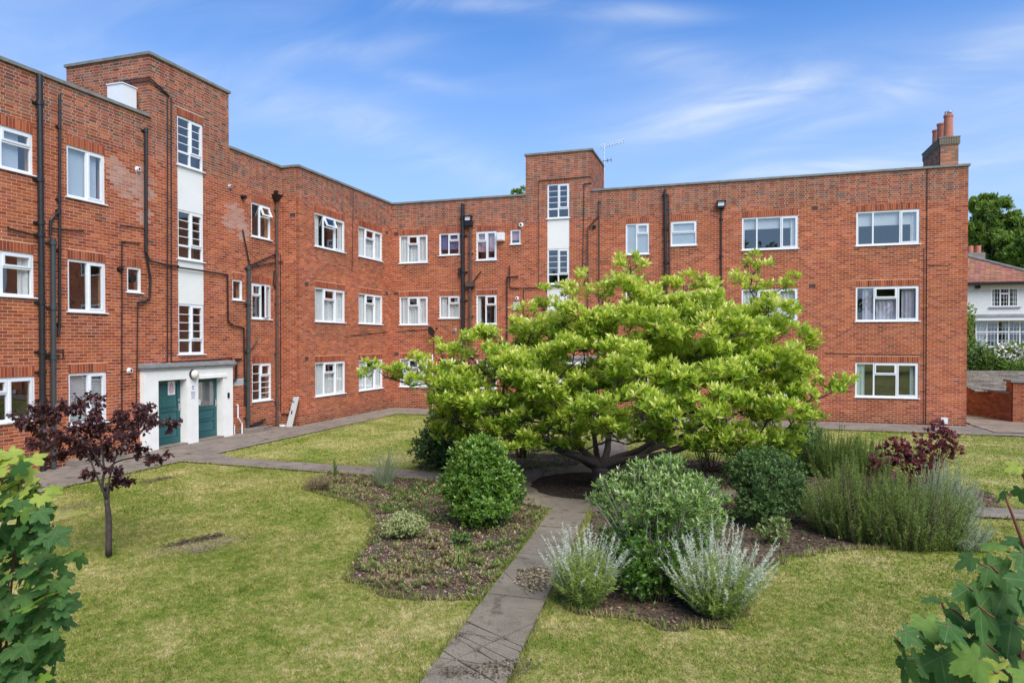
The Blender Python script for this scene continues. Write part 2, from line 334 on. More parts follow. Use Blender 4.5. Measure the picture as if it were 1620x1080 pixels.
class Face:
    """a wall plane: u along it, d out of it, z up"""
    def __init__(s, kind, pos): s.k = kind; s.p = pos
    def P(s, u, d, z):
        if s.k == 'E': return (s.p + d, u, z)         # looks towards +X, u = Y
        if s.k == 'S': return (u, s.p - d, z)         # looks towards -Y, u = X
        if s.k == 'N': return (u, s.p + d, z)
        if s.k == 'W': return (s.p - d, u, z)
    def box(s, mb, u0, u1, d0, d1, z0, z1, t=None):
        vs = [s.P(*q) for q in [(u0, d0, z0), (u1, d0, z0), (u1, d1, z0), (u0, d1, z0), (u0, d0, z1), (u1, d0, z1), (u1, d1, z1), (u0, d1, z1)]]
        fs = BOXF if s.k in 'NE' and s.k == 'N' else BOXF
        if s.k in 'ES': fs = [f[::-1] for f in BOXF]
        mb.add(vs, fs, t)
    def quad(s, mb, u0, u1, d, z0, z1, t=None):
        q = [s.P(u0, d, z0), s.P(u1, d, z0), s.P(u1, d, z1), s.P(u0, d, z1)]
        mb.add(q, [(0, 1, 2, 3)] if s.k in 'ES' else [(3, 2, 1, 0)], t)
def tube(mb, pts, r, n=8, r2=None, cap=True):
    pts = [Vector(p) for p in pts]; b0 = len(mb.v); rings = len(pts)
    for i, p in enumerate(pts):
        d = (pts[min(i + 1, rings - 1)] - pts[max(i - 1, 0)]).normalized()
        a = d.cross(Vector((0, 0, 1)) if abs(d.z) < .9 else Vector((1, 0, 0))).normalized(); c = d.cross(a)
        if isinstance(r, (list, tuple)): rr = r[i]
        else: rr = r if r2 is None else r + (r2 - r) * i / max(1, rings - 1)
        for k in range(n):
            t = 2 * math.pi * k / n; mb.v.append(tuple(p + a * math.cos(t) * rr + c * math.sin(t) * rr))
    for i in range(rings - 1):
        for k in range(n):
            mb.f.append((b0 + i * n + k, b0 + (i + 1) * n + k, b0 + (i + 1) * n + (k + 1) % n, b0 + i * n + (k + 1) % n))
    if cap:
        mb.f.append(tuple(b0 + k for k in range(n))); mb.f.append(tuple(b0 + (rings - 1) * n + k for k in range(n - 1, -1, -1)))
def curvepts(pts, k=6):
    """smooth path through control points"""
    P_ = [Vector(p) for p in pts]; P_ = [P_[0] * 2 - P_[1]] + P_ + [P_[-1] * 2 - P_[-2]]; o = []
    for i in range(1, len(P_) - 2):
        a, b, c, d = P_[i - 1:i + 3]
        for j in range(k):
            t = j / k; o.append(.5 * ((2 * b) + (c - a) * t + (2 * a - 5 * b + 4 * c - d) * t * t + (3 * b - a - 3 * c + d) * t ** 3))
    o.append(P_[-2]); return o

# ------------------------------------------------------------------ ground
XA, XB, YB, YC, XE, T = -14.80, -14.12, 20.15, 26.99, 7.78, 8.90
def poly(name, pts, z, mat, h=.0, kind='structure', parent=None):
    n = len(pts)
    if h: v = [(x, y, z - h) for x, y in pts] + [(x, y, z) for x, y in pts]; f = [tuple(range(n, 2 * n))] + [(i, (i + 1) % n, n + (i + 1) % n, n + i) for i in range(n)]
    else: v = [(x, y, z) for x, y in pts]; f = [tuple(range(n))]
    o = obj(name, v, f, mat, parent)
    if kind: o['kind'] = kind
    return o
poly('ground', [(-400, -400), (400, -400), (400, 600), (-400, 600)], -.03, 'lawn')
def patch(name, pts, z, mat, jit=.03, sub=.25):
    o = []
    for i, (a, b) in enumerate(zip(pts, pts[1:] + pts[:1])):
        n = max(1, int(math.hypot(b[0] - a[0], b[1] - a[1]) / sub))
        for k in range(n):
            t = k / n; o.append((a[0] + (b[0] - a[0]) * t + random.uniform(-jit, jit), a[1] + (b[1] - a[1]) * t + random.uniform(-jit, jit)))
    return poly(name, o, z, mat)
def disc(cx, cy, r, n=48, jit=.02): return [(cx + (r + random.uniform(-jit, jit)) * math.cos(2 * math.pi * k / n), cy + (r + random.uniform(-jit, jit)) * math.sin(2 * math.pi * k / n)) for k in range(n)]
LX, LY = -12.7, 24.7
RC = (-2.55, 13.65)
path_w = [(XA - .5, 2), (LX, 2), (LX, 13.35), (-4.6, 13.1), (-4.6, 13.95), (LX + .9, 14.15), (LX, 14.6), (LX, LY), (XE + 6, LY), (XE + 6, YC + .5), (XA - .5, YC + .5)]
walk = patch('perimeter_path', path_w, 0.0, 'path2', .015)
path_e = [(-.6, 13.2), (14, 13.15), (14, 13.9), (-.6, 14.0)]
patch('east_path', path_e, .002, 'path2', .015)
def npx(y, side): return (-2.51 - (y - 5.29) * .066) if side < 0 else (-1.79 - (y - 5.5) * .083)
path_n = [(-3.15, 15.5), (-2.35, 15.5), (-3.2, LY + .1), (-4.0, LY + .1)]
patch('north_path', path_n, .003, 'path2', .015)
ring = disc(*RC, 2.15); poly('ring_path', ring, .006, 'ring')
tree_bed = disc(*RC, 1.33, jit=.05); poly('tree_bed', tree_bed, .012, 'darksoil')
def pxpoly(l): return [G(*q) for q in l]
bed_sw = pxpoly([(478, 772), (520, 748), (600, 752), (655, 757), (720, 760), (815, 770), (868, 812), (765, 945), (680, 946), (600, 936), (548, 915), (560, 885), (588, 850), (590, 822), (575, 798), (535, 786)])
bed_se = pxpoly([(940, 800), (885, 930), (900, 962), (990, 977), (1060, 992), (1150, 988), (1185, 962), (1205, 905), (1250, 880), (1330, 868), (1450, 865), (1560, 870), (1575, 856), (1520, 824)]) + [(-.6, 13.05)]
bed_nw = [(-7.0, 14.3), (-3.6, 14.1), (-3.3, 17.2), (-5.0, 17.2), (-6.9, 15.8)]
bed_ne = [(-2.2, 15.6), (-.5, 14.2), (4.6, 14.05), (4.9, 15.4), (3.2, 17.4), (.5, 17.6), (-2.3, 17.2)]
for nm, bp, mt in (('flower_bed', bed_sw, 'soil'), ('flower_bed', bed_se, 'soil'), ('flower_bed', bed_nw, 'soil'), ('flower_bed', bed_ne, 'soil')): patch(nm, bp, -.015, mt, .08, .12)
drive = [(XE + .3, YC - 1.6), (14, YC - 1.6), (14, 40), (XE + .3, 40)]
patch('gravel_drive', drive, .02, 'gravel', .05)
def inside(pts, X, Y):
    r = np.zeros(len(X), bool); n = len(pts)
    for i in range(n):
        x0, y0 = pts[i]; x1, y1 = pts[(i + 1) % n]
        c = ((y0 > Y) != (y1 > Y)) & (X < (x1 - x0) * (Y - y0) / (y1 - y0 + 1e-12) + x0); r ^= c
    return r
# the near path: cracked concrete slabs, each piece its own
pth = bpy.data.objects.new('garden_path', None); COL.objects.link(pth); pth['kind'] = 'structure'
obj('path_bedding', [(npx(1, -1), 1, .002), (npx(1, 1), 1, .002), (npx(11.9, 1), 11.9, .002), (npx(11.9, -1), 11.9, .002)], [(0, 1, 2, 3)], 'moss', pth)
def split(poly_, a, b):
    nx, ny = -(b[1] - a[1]), b[0] - a[0]; s = [(x - a[0]) * nx + (y - a[1]) * ny for x, y in poly_]; A_, B_ = [], []
    n = len(poly_)
    for i in range(n):
        j = (i + 1) % n
        if s[i] >= 0: A_.append(poly_[i])
        if s[i] <= 0: B_.append(poly_[i])
        if s[i] * s[j] < 0:
            t = s[i] / (s[i] - s[j]); q = (poly_[i][0] + (poly_[j][0] - poly_[i][0]) * t, poly_[i][1] + (poly_[j][1] - poly_[i][1]) * t); A_.append(q); B_.append(q)
    return [p_ for p_ in (A_, B_) if len(p_) > 2]
strips = []; ys = [1, 2.3, 3.5, 4.6, G(800, 1060)[1], G(800, 1015)[1], G(800, 945)[1], G(820, 905)[1], 8.9, 10.3, 11.9]
for y0, y1 in zip(ys, ys[1:]): strips.append([(npx(y0, -1), y0), (npx(y0, 1), y0), (npx(y1, 1), y1), (npx(y1, -1), y1)])
cuts = [((720, 1005), (760, 1025), 3, 5), ((747, 1005), (825, 1035), 3, 5), ((740, 1023), (800, 1060), 3, 5), ((700, 1055), (755, 1030), 3, 5), ((720, 1045), (745, 1060), 3, 4), ((755, 1055), (830, 1050), 3, 4), ((800, 1015), (845, 1035), 4, 5),
        ((820, 930), (835, 945), 6, 7), ((805, 910), (870, 903), 7, 8)]
pieces = []
for si, s_ in enumerate(strips):
    ps = [s_]
    for a, b, lo, hi in cuts:
        if lo <= si <= hi:
            ga, gb = G(*a), G(*b); q = []
            for p_ in ps: q += split(p_, ga, gb)
            ps = q
    pieces += ps
for p_ in pieces:
    cx = sum(q[0] for q in p_) / len(p_); cy = sum(q[1] for q in p_) / len(p_)
    q = []
    for i in range(len(p_)):
        x, y = p_[i]; d = math.hypot(x - cx, y - cy) + 1e-6
        q.append((x + (cx - x) / d * min(.014, d * .3) + random.uniform(-.006, .006), y + (cy - y) / d * min(.014, d * .3) + random.uniform(-.006, .006)))
    n = len(q); tz = random.uniform(-.004, .004); top = .028
    v = [(x, y, .0) for x, y in q] + [(x, y, top + tz + (x - cx) * random.uniform(-.006, .006)) for x, y in q]
    obj('slab', v, [tuple(range(n, 2 * n))] + [(i, (i + 1) % n, n + (i + 1) % n, n + i) for i in range(n)], 'path', pth)
# gravel and moss crumbs on the broken patch of the path, and stones at edges
def leafless(): pass

# ------------------------------------------------------------------ leaf instancing in numpy
def T_leaf(w=.4, fold=.06, droop=.08):
    return (np.array([(0, 0, 0), (-w / 2, .45, fold), (w / 2, .45, fold), (0, .5, 0), (0, 1, -droop)], float),
            np.array([(0, 3, 1), (0, 2, 3), (1, 3, 4), (3, 2, 4)]))
def T_oval(w=.5, droop=.1):
    v = [(0, 0, 0), (-w * .38, .25, .03), (-w * .5, .55, .05), (-w * .3, .82, .01), (0, 1, -droop), (w * .3, .82, .01), (w * .5, .55, .05), (w * .38, .25, .03), (0, .5, -.02)]
    return np.array(v), np.array([(8, i, (i + 1) % 8) if False else (8, (i + 1) % 8, i) for i in range(8)])
def T_needle(w=.12): return (np.array([(-w / 2, 0, 0), (w / 2, 0, 0), (0, 1, 0)], float), np.array([(0, 1, 2)]))
def T_maple():
    # five pointed lobes with a few teeth, folded along the lobes
    tips = [(-118, .55), (-62, .86), (0, 1.0), (62, .86), (118, .55)]; o = []
    for i, (a, r) in enumerate(tips):
        for da, rr in ((-23, .66), (-17, .84), (-13, .78), (-7, .93), (-5, .88), (0, 1.0), (5, .88), (7, .93), (13, .78), (17, .84), (23, .66)):
            t = R(a + da * (1.0 if abs(a) < 100 else .9)); o.append((math.sin(t) * r * rr, math.cos(t) * r * rr))
        if i < 4:
            t = R((a + tips[i + 1][0]) / 2); o.append((math.sin(t) * .50, math.cos(t) * .50))
    o.append((.10, -.16)); o.append((0, -.05)); o.append((-.10, -.16))
    n = len(o); v = [(0, 0, 0)] + [(x, y, -.20 * (x * x + max(0, y) ** 2) + .035 * math.cos(5.8 * math.atan2(x, y)) * math.hypot(x, y)) for x, y in o]
    v = [(x * .62, y * .62 + .08, z * .6) for x, y, z in v]
    return np.array(v), np.array([(0, 1 + (i + 1) % n, 1 + i) for i in range(n)])
def frames(D, U):
    """rotation matrices with y along D and z near U"""
    D = D / (np.linalg.norm(D, axis=1, keepdims=True) + 1e-9)
    X = np.cross(D, U); X /= (np.linalg.norm(X, axis=1, keepdims=True) + 1e-9); Z = np.cross(X, D)
    return np.stack([X, D, Z], axis=2)
CAMP = np.array([0, 0, EYE])
def foliage(name, tpl, P, D, U, S, tint, mat, parent=None, single=0, label=None, cat=None, single_name='leaf', group=None, stuff=True):
    """all leaves of a plant: the nearest `single` ones are objects, the rest one mesh"""
    V, F = tpl; P = np.asarray(P, float); D = np.asarray(D, float); U = np.asarray(U, float); S = np.asarray(S, float); tint = np.clip(np.asarray(tint, float), 0, 1)
    Rm = frames(D, U); n = len(P)
    if single and n:
        dist = np.linalg.norm(P - CAMP, axis=1) / S; order = np.argsort(dist)[:single]
        meshes = []
        for k in range(8):
            t = (k + .5) / 8; me = bpy.data.meshes.new(single_name); me.from_pydata(V.tolist(), [], F.tolist()); me.update(); me.materials.append(M[mat]); me.polygons.foreach_set('use_smooth', [True] * len(F))
            a = me.attributes.new('tint', 'FLOAT_VECTOR', 'FACE'); a.data.foreach_set('vector', np.full(len(F) * 3, t, np.float32)); meshes.append(me)
        for i in order:
            o = bpy.data.objects.new(single_name, meshes[min(7, int(tint[i] * 8))]); COL.objects.link(o); o.parent = parent
            mm = np.eye(4); mm[:3, :3] = Rm[i] * S[i]; mm[:3, 3] = P[i]
            from mathutils import Matrix
            o.matrix_local = Matrix(mm.tolist())
        keep = np.ones(n, bool); keep[order] = False
        P, Rm, S, tint = P[keep], Rm[keep], S[keep], tint[keep]; n = len(P)
    if n == 0: return None
    vv = np.einsum('nij,vj->nvi', Rm, V) * S[:, None, None] + P[:, None, :]
    ff = F[None] + (np.arange(n) * len(V))[:, None, None]
    o = obj(name, vv.reshape(-1, 3), ff.reshape(-1, F.shape[1]), mat, parent, np.repeat(tint, len(F)), len(V) > 3)
    if stuff: o['kind'] = 'stuff'
    if label: meta(o, label, cat, group)
    return o
def rnd_dir(n):
    v = rng.normal(size=(n, 3)); return v / np.linalg.norm(v, axis=1, keepdims=True)

# ------------------------------------------------------------------ the brick building
bld = empty('apartment_building', 'three storey red brick block of flats round the lawn, with white windows', 'building')
fA, fB, fC = Face('E', XA), Face('E', XB), Face('S', YC)
fRet = Face('S', YB); fEnd = Face('E', XE)
TA = (14.52, 17.55, 10.58); TC = (-8.0, -5.25, 10.53)
Z3, Z2, Z1 = (6.32, 7.53), (3.63, 4.86), (.93, 2.16)
# window lists: u0,u1,z0,z1,kind,interior
A_W = [(9.55, 11.29, 6.62, 7.53, 'TTV', 'blindblue'), (9.55, 11.29, 3.90, 4.86, 'TTV', 'plain'), (9.55, 11.29, 1.18, 2.14, 'TVT', 'plain'),
       (12.1, 13.13, *Z3, 'TT', 'blindblue'), (12.1, 13.13, *Z2, 'TT', 'plain'), (12.1, 13.13, *Z1, 'TT', 'slat'),
       (13.76, 14.21, 4.20, 4.85, 'T', 'fan'), (17.68, 18.14, 4.22, 4.86, 'T', 'plain'),
       (18.58, 19.56, 6.33, 7.45, 'TVo', 'plain'), (18.58, 19.56, 3.66, 4.82, 'VTo', 'plain'), (18.58, 19.56, .95, 2.19, 'TVb', 'plain')]
A_W[1] = (*A_W[1][:5], 'side')
A_S = [(15.47, 16.46, 7.90, 9.28), (15.47, 16.46, 5.25, 6.64), (15.47, 16.46, 2.55, 3.98)]
B_W = []
for i, (z0, z1) in enumerate((Z3, Z2, Z1)):
    for j, (a, b) in enumerate(((21.12, 23.12), (24.14, 26.10))):
        B_W.append((a, b, z0, z1, 'TVT' if (i, j) != (0, 0) else 'TVTo', 'nets' if (i, j) != (0, 0) else 'side'))
C_W = []
for i, (z0, z1) in enumerate((Z3, Z2, Z1)):
    C_W += [(-13.77, -12.41, z0, z1, 'TVT', 'nets'),
            (-11.87, -10.93, z0 + .27, z1, 'TV', ('blue', 'nets', 'plain')[i]),
            (-10.17, -9.26, z0, z1, ('VT', 'TV', 'TV')[i], ('pink', 'side', 'plain')[i]),
            (-3.89, -2.98, z0, z1, 'TV', ('frost', 'plain', 'plain')[i]),
            (-2.16, -1.19, z0 + .27, z1, 'W', ('frost', 'plain', 'plain')[i]),
            (.45, 2.40, z0, z1, ('TTTw', 'TVT', 'TVT')[i], ('blindtop', 'nets', 'green')[i]),
            (4.32, 6.32, z0, z1, ('TTTw', 'TVT', 'TVT')[i], ('blindtop', 'mauve', 'green')[i])]
C_W += [(-8.66, -8.22, 6.93, 7.53, 'T', 'pink')]
C_S = [(-7.08, -6.16, 7.90, 9.30), (-7.08, -6.16, 5.24, 6.67), (-7.08, -6.16, 2.55, 3.98)]
def opens(ws, ss, extra=()):
    o = [(w[0], w[1], w[2] - .035, w[3]) for w in ws]
    if ss: o += [(ss[0][0], ss[0][1], ss[-1][2] - .035, ss[0][3])]
    return o + list(extra)
def lintels(ws, ss): return [(w[0] - .0, w[1] + .0, w[3], w[3] + .225) for w in ws] + ([(ss[0][0], ss[0][1], ss[0][3], ss[0][3] + .225)] if ss else [])
PAL = np.array([(.44, .125, .048), (.47, .140, .055), (.40, .105, .042), (.50, .160, .065), (.37, .095, .042), (.54, .185, .080), (.31, .085, .048), (.44, .15, .085)])
DARK = np.array([(.13, .062, .042), (.17, .080, .052), (.21, .092, .058), (.11, .068, .055)])
STAINS = []                                    # (face, u, z, ru, rz): limewashed patches
SILLS = []
def brick_colour(fc, u, z):
    c = PAL[min(7, int(random.random() ** 1.25 * 8))] * random.uniform(.84, 1.15) * np.array((.84, .76, .84))
    w1 = math.sin(u * 1.3 + z * .7 + 2) * math.sin(z * 1.9 - u * .45) ; w2 = math.sin(u * 3.7 - z * 2.2) * math.sin(z * 4.3 + u * 1.1)
    c = c * (1 + .09 * w1 + .05 * w2) * np.array((1, 1 + .04 * w2, 1 + .06 * w1))
    edge = 7.85 + .16 * w2 + .10 * w1; t = min(1, max(0, (z - edge + .25) / .5))
    pd = .03 + .24 * t + .05 * max(0, w1)
    if random.random() < pd: c = DARK[random.randrange(4)] * random.uniform(.9, 1.6) if random.random() < .15 + .75 * t else c * random.uniform(.6, .75)
    elif t > 0: c = c * (1 - t * np.array((.15, .06, -.03)))
    if z < .38: c = c * (.62 + .9 * max(0, z)) * np.array((.92, 1.06, 1.08)) * random.uniform(.8, 1.08)
    for f, su0, su1, sz in SILLS:
        if f is fc and su0 - .12 < u < su1 + .02 and 0 < sz - z < .42 + .3 * random.random(): c = c * random.uniform(.74, .98) * np.array((.95, 1.02, 1.04))
    for f, su, sz, ru, rz in STAINS:
        d = ((u - su) / ru) ** 2 + ((z - sz) / rz) ** 2
        if f is fc and d < random.uniform(.4, 1.6): k = random.uniform(.35, .9); c = c * (1 - k) + k * np.array((.46, .30, .255))
    return c
def subtract(rects, ops):
    for o in ops:
        nr = []
        for (a, b, c, d) in rects:
            if o[0] >= b or o[1] <= a or o[2] >= d or o[3] <= c: nr.append((a, b, c, d)); continue
            if o[2] - c > .015: nr.append((a, b, c, o[2]))
            if d - o[3] > .015: nr.append((a, b, o[3], d))
            lo, hi = max(c, o[2]), min(d, o[3])
            if o[0] - a > .015: nr.append((a, o[0], lo, hi))
            if b - o[1] > .015: nr.append((o[1], b, lo, hi))
        rects = nr
    return rects
allb = []                                      # (face,u0,u1,z0,z1,colour,full)
def lay(fc, u0, u1, z0, z1, ops=(), lins=(), flem=7.85, soldier=True, dep=.1):
    blk = list(ops) + list(lins); k0 = int(math.floor(z0 / .075)); k1 = int(math.ceil(z1 / .075))
    for k in range(k0, k1):
        za, zb = max(z0, k * .075 + .0065), min(z1, k * .075 + .0685)
        if zb - za < .015: continue
        near = [o for o in blk if o[2] < zb and o[3] > za]
        u = u0
        if k * .075 < flem: seq = [.214]; first = .214 if k % 2 else .1025
        else: seq = [.214, .1015]; first = .214 if k % 2 else .1025
        i = 0
        while u < u1 - .02:
            if i == 0: w = first
            elif len(seq) == 1: w = .214
            else: w = .1015 if (i + (k % 2)) % 2 == 0 else .214
            if i == 1 and len(seq) == 2 and k % 2 == 0: w = .06
            e = min(u + w, u1)
            rs = subtract([(u, e, za, zb)], near) if near else [(u, e, za, zb)]
            for r in rs: allb.append((fc, *r, brick_colour(fc, u, za), len(rs) == 1 and abs(r[1] - r[0] - .214) < .001 and abs(r[3] - r[2] - .062) < .001))
            u = e + .011; i += 1
    for l in lins:
        n = max(1, round((l[1] - l[0]) / .075)); w = (l[1] - l[0]) / n
        for i in range(n): allb.append((fc, l[0] + i * w + .004, l[0] + (i + 1) * w - .004, l[2] + .004, l[3] - .006, brick_colour(fc, 0, 5) * np.array((.86, .8, .8)), False))
def mortar(mb, fc, u0, u1, z0, z1, ops=(), dm=-.0035):
    e = .003; ops = [(a - e, b + e, c - e, d + e) for a, b, c, d in ops]
    us = sorted({u0, u1, *[o[0] for o in ops], *[o[1] for o in ops]}); us = [u for u in us if u0 <= u <= u1]
    zs = sorted({z0, z1, *[o[2] for o in ops], *[o[3] for o in ops]}); zs = [z for z in zs if z0 <= z <= z1]
    for i in range(len(us) - 1):
        zrun = None
        for j in range(len(zs) - 1):
            um, zm = (us[i] + us[i + 1]) / 2, (zs[j] + zs[j + 1]) / 2
            hole = any(o[0] < um < o[1] and o[2] < zm < o[3] for o in ops)
            if not hole:
                if zrun is None: zrun = zs[j]
                if j == len(zs) - 2: fc.quad(mb, us[i], us[i + 1], dm, zrun, zs[j + 1])
            elif zrun is not None: fc.quad(mb, us[i], us[i + 1], dm, zrun, zs[j]); zrun = None
    for a, b, c, d in ops:
        for q in ([(a, c), (a, d)], [(b, d), (b, c)], [(a, d), (b, d)], [(b, c), (a, c)]):
            (ua, za), (ub, zb) = q
            mb.add([fc.P(ua, dm, za), fc.P(ub, dm, zb), fc.P(ub, -.26, zb), fc.P(ua, -.26, za)], [(0, 1, 2, 3)])
STAINS += [(fA, 13.62, 6.95, .36, .42), (fA, 14.15, 6.9, .34, .5), (fA, 14.2, 6.2, .2, .3), (fA, 17.75, 6.75, .5, .42), (fA, 18.1, 6.35, .3, .3), (fA, 13.3, 7.2, .25, .3)]
mw = MB()
for f_, ws in ((fA, A_W), (fB, B_W), (fC, C_W)): SILLS += [(f_, w[0], w[1], w[2] - .03) for w in ws]
PD = .14; DD = -.10; px_ = lambda x, y: onX(x, y, XA + PD)[0]
pe = (px_(228, 650), px_(368.7, 640)); pd1 = (px_(251, 650), px_(297, 650) - .02); pd2 = (px_(314, 640), px_(354, 640) - .02)
cp1, cp2 = (-7.9, -6.95), (-6.45, -5.5); OT = 2.1
oA = opens(A_W, A_S, [(pd1[0] - .1, pd2[1] + .1, -.01, OT)]); oB = opens(B_W, None); oC = opens(C_W, C_S, [(cp1[0] - .1, cp2[1] + .1, -.01, OT)])
lay(fA, 8.0, YB + .01, 0, T, oA, lintels(A_W, A_S)); mortar(mw, fA, 2.0, YB + .01, 0, T, oA)
lay(fA, TA[0], TA[1], T, TA[2], oA, lintels([], A_S)); mortar(mw, fA, TA[0], TA[1], T, TA[2], [(15.47, 16.46, 2.5, 9.28)])
sA = Face('S', TA[0]); lay(sA, XA - 2.94, XA - .1, T, TA[2], flem=0); mortar(mw, sA, XA - 2.94, XA - .007, T, TA[2])
lay(fRet, XA + .006, XB, 0, T, flem=7.85); mortar(mw, fRet, XA, XB - .007, 0, T)
lay(fB, YB - .003, YC, 0, T, oB, lintels(B_W, None)); mortar(mw, fB, YB + .007, YC, 0, T, oB)
lay(fC, XB + .006, XE - .003, 0, T, oC, lintels(C_W, C_S)); mortar(mw, fC, XB, XE - .007, 0, T, oC)
lay(fC, TC[0], TC[1] - .003, T, TC[2], oC, lintels([], C_S)); mortar(mw, fC, TC[0], TC[1] - .007, T, TC[2], [(-7.08, -6.16, 2.5, 9.30)])
eC = Face('E', TC[1]); lay(eC, YC, YC + 2.75, T, TC[2], flem=0); mortar(mw, eC, YC + .007, YC + 2.75, T, TC[2])
lay(fEnd, YC, YC + 3.0, 0, T); mortar(mw, fEnd, YC + .007, YC + 9, 0, T)
# backs of the wings and towers, plain
Face('W', XA - 9).quad(mw, 2, YC + 9, 0, 0, T); Face('N', YC + 9).quad(mw, XA - 9, XE, 0, 0, T); Face('S', 2.0).quad(mw, XA - 9, XA, 0, 0, T)
Face('N', TA[1]).quad(mw, XA - 2.94, XA - .007, 0, T, TA[2]); Face('W', XA - 2.94).quad(mw, TA[0], TA[1], 0, T, TA[2])
Face('W', TC[0]).quad(mw, YC + .007, YC + 2.75, 0, T, TC[2]); Face('N', YC + 2.75).quad(mw, TC[0], TC[1], 0, T, TC[2])
mw.build('wall', 'mortar', bld)
# bricks: the ones that show largest are parts of their own
def visible(b):
    if not b[6] or b[0] is not fA: return False
    return 10.62 < b[1] < 14.0
cand = [i for i, b in enumerate(allb) if visible(b)]
cand.sort(key=lambda i: (allb[i][1] - 0) ** 2 + (allb[i][3] - EYE) ** 2)
chosen = set(cand[:300])
def brick_verts(fc, a, b, c, d, dep=.1):
    return [fc.P(*q) for q in [(a, -dep, c), (b, -dep, c), (b, 0, c), (a, 0, c), (a, -dep, d), (b, -dep, d), (b, 0, d), (a, 0, d)]]
BF = np.array([f[::-1] for f in BOXF[0:2] + BOXF[3:6]])
rest = [b for i, b in enumerate(allb) if i not in chosen]
V = np.array([brick_verts(b[0], b[1], b[2], b[3], b[4]) for b in rest]); nb = len(rest)
jit = rng.uniform(-.0012, .0012, nb)
for k, f_ in enumerate(rest):
    ax = 0 if f_[0].k in 'EW' else 1; sgn = 1 if f_[0].k == 'E' else -1
    V[k, [2, 3, 6, 7], ax] += jit[k] * sgn
FF = (BF[None] + (np.arange(nb) * 8)[:, None, None]).reshape(-1, 4)
cb = np.repeat(np.array([b[5] for b in rest]), 5, axis=0)
o = obj('brickwork', V.reshape(-1, 3), FF, 'brick', bld, cb); o['kind'] = 'stuff'
bmesh_var = []
for k in range(40):
    mb_ = MB(); mb_.box(-.1, 0, 0, .214, 0, .062)
    me_o = obj('brick', mb_.v, mb_.f, 'brick', None, np.repeat([brick_colour(None, 0, 4)], 6, axis=0)); bmesh_var.append(me_o.data); bpy.data.objects.remove(me_o)
for i in chosen:
    b = allb[i]; o = bpy.data.objects.new('brick', random.choice(bmesh_var)); COL.objects.link(o); o.parent = bld
    o.location = (XA + random.uniform(-.002, .002), b[1], b[3])
# roofs and copings
mb = MB(); mb.box(XA - 9, XA - 3.0, 2, YC + 9, T - .25, T - .05); mb.box(XA - 3.0, XA - .02, 2, TA[0] + .1, T - .251, T - .051); mb.box(XA - 3.0, XA - .02, TA[1] - .1, YC + 9, T - .251, T - .051)
mb.box(XA - .02, XE - .02, YC + 2.9, YC + 9, T - .253, T - .053); mb.box(XA - .02, TC[0] + .1, YC + .02, YC + 2.9, T - .254, T - .054); mb.box(TC[1] - .1, XE - .02, YC + .02, YC + 2.9, T - .254, T - .054)
mb.box(XA - .1, XB - .02, YB + .02, YC + .05, T - .252, T - .052)
mb.box(XA - 2.9, XA - .02, TA[0] + .02, TA[1] - .02, TA[2] - .15, TA[2]); mb.box(TC[0] + .02, TC[1] - .02, YC + .02, YC + 2.7, TC[2] - .15, TC[2])
mb.build('roof', 'roof', bld)
def coping(x0, x1, y0, y1, z):
    m_ = MB(); m_.box(x0, x1, y0, y1, z, z + .075); return m_.build('coping', 'coping', bld)
w_ = .30; e_ = .05
coping(XA - w_, XA + e_, 2, TA[0] - .002, T); coping(XA - w_, XA + e_, TA[1] + .002, YB - e_, T)
coping(XA - w_, XB + e_, YB - e_, YB + w_, T); coping(XB - w_, XB + e_, YB + w_, YC + w_ - .1, T)
coping(XB + e_, TC[0] - .002, YC - e_, YC + w_, T); coping(TC[1] + .002, XE + e_, YC - e_, YC + w_, T); coping(XE - w_, XE + e_, YC + w_, YC + 9, T)
for (x0, x1, y0, y1, z) in ((XA - 2.98, XA + e_, TA[0] - e_, TA[1] + e_, TA[2]), (TC[0] - e_, TC[1] + e_, YC - e_, YC + 2.8, TC[2])):
    coping(x0, x1, y0, y0 + .3, z); coping(x0, x1, y1 - .3, y1, z); coping(x0, x0 + .3, y0 + .3, y1 - .3, z); coping(x1 - .3, x1, y0 + .3, y1 - .3, z)

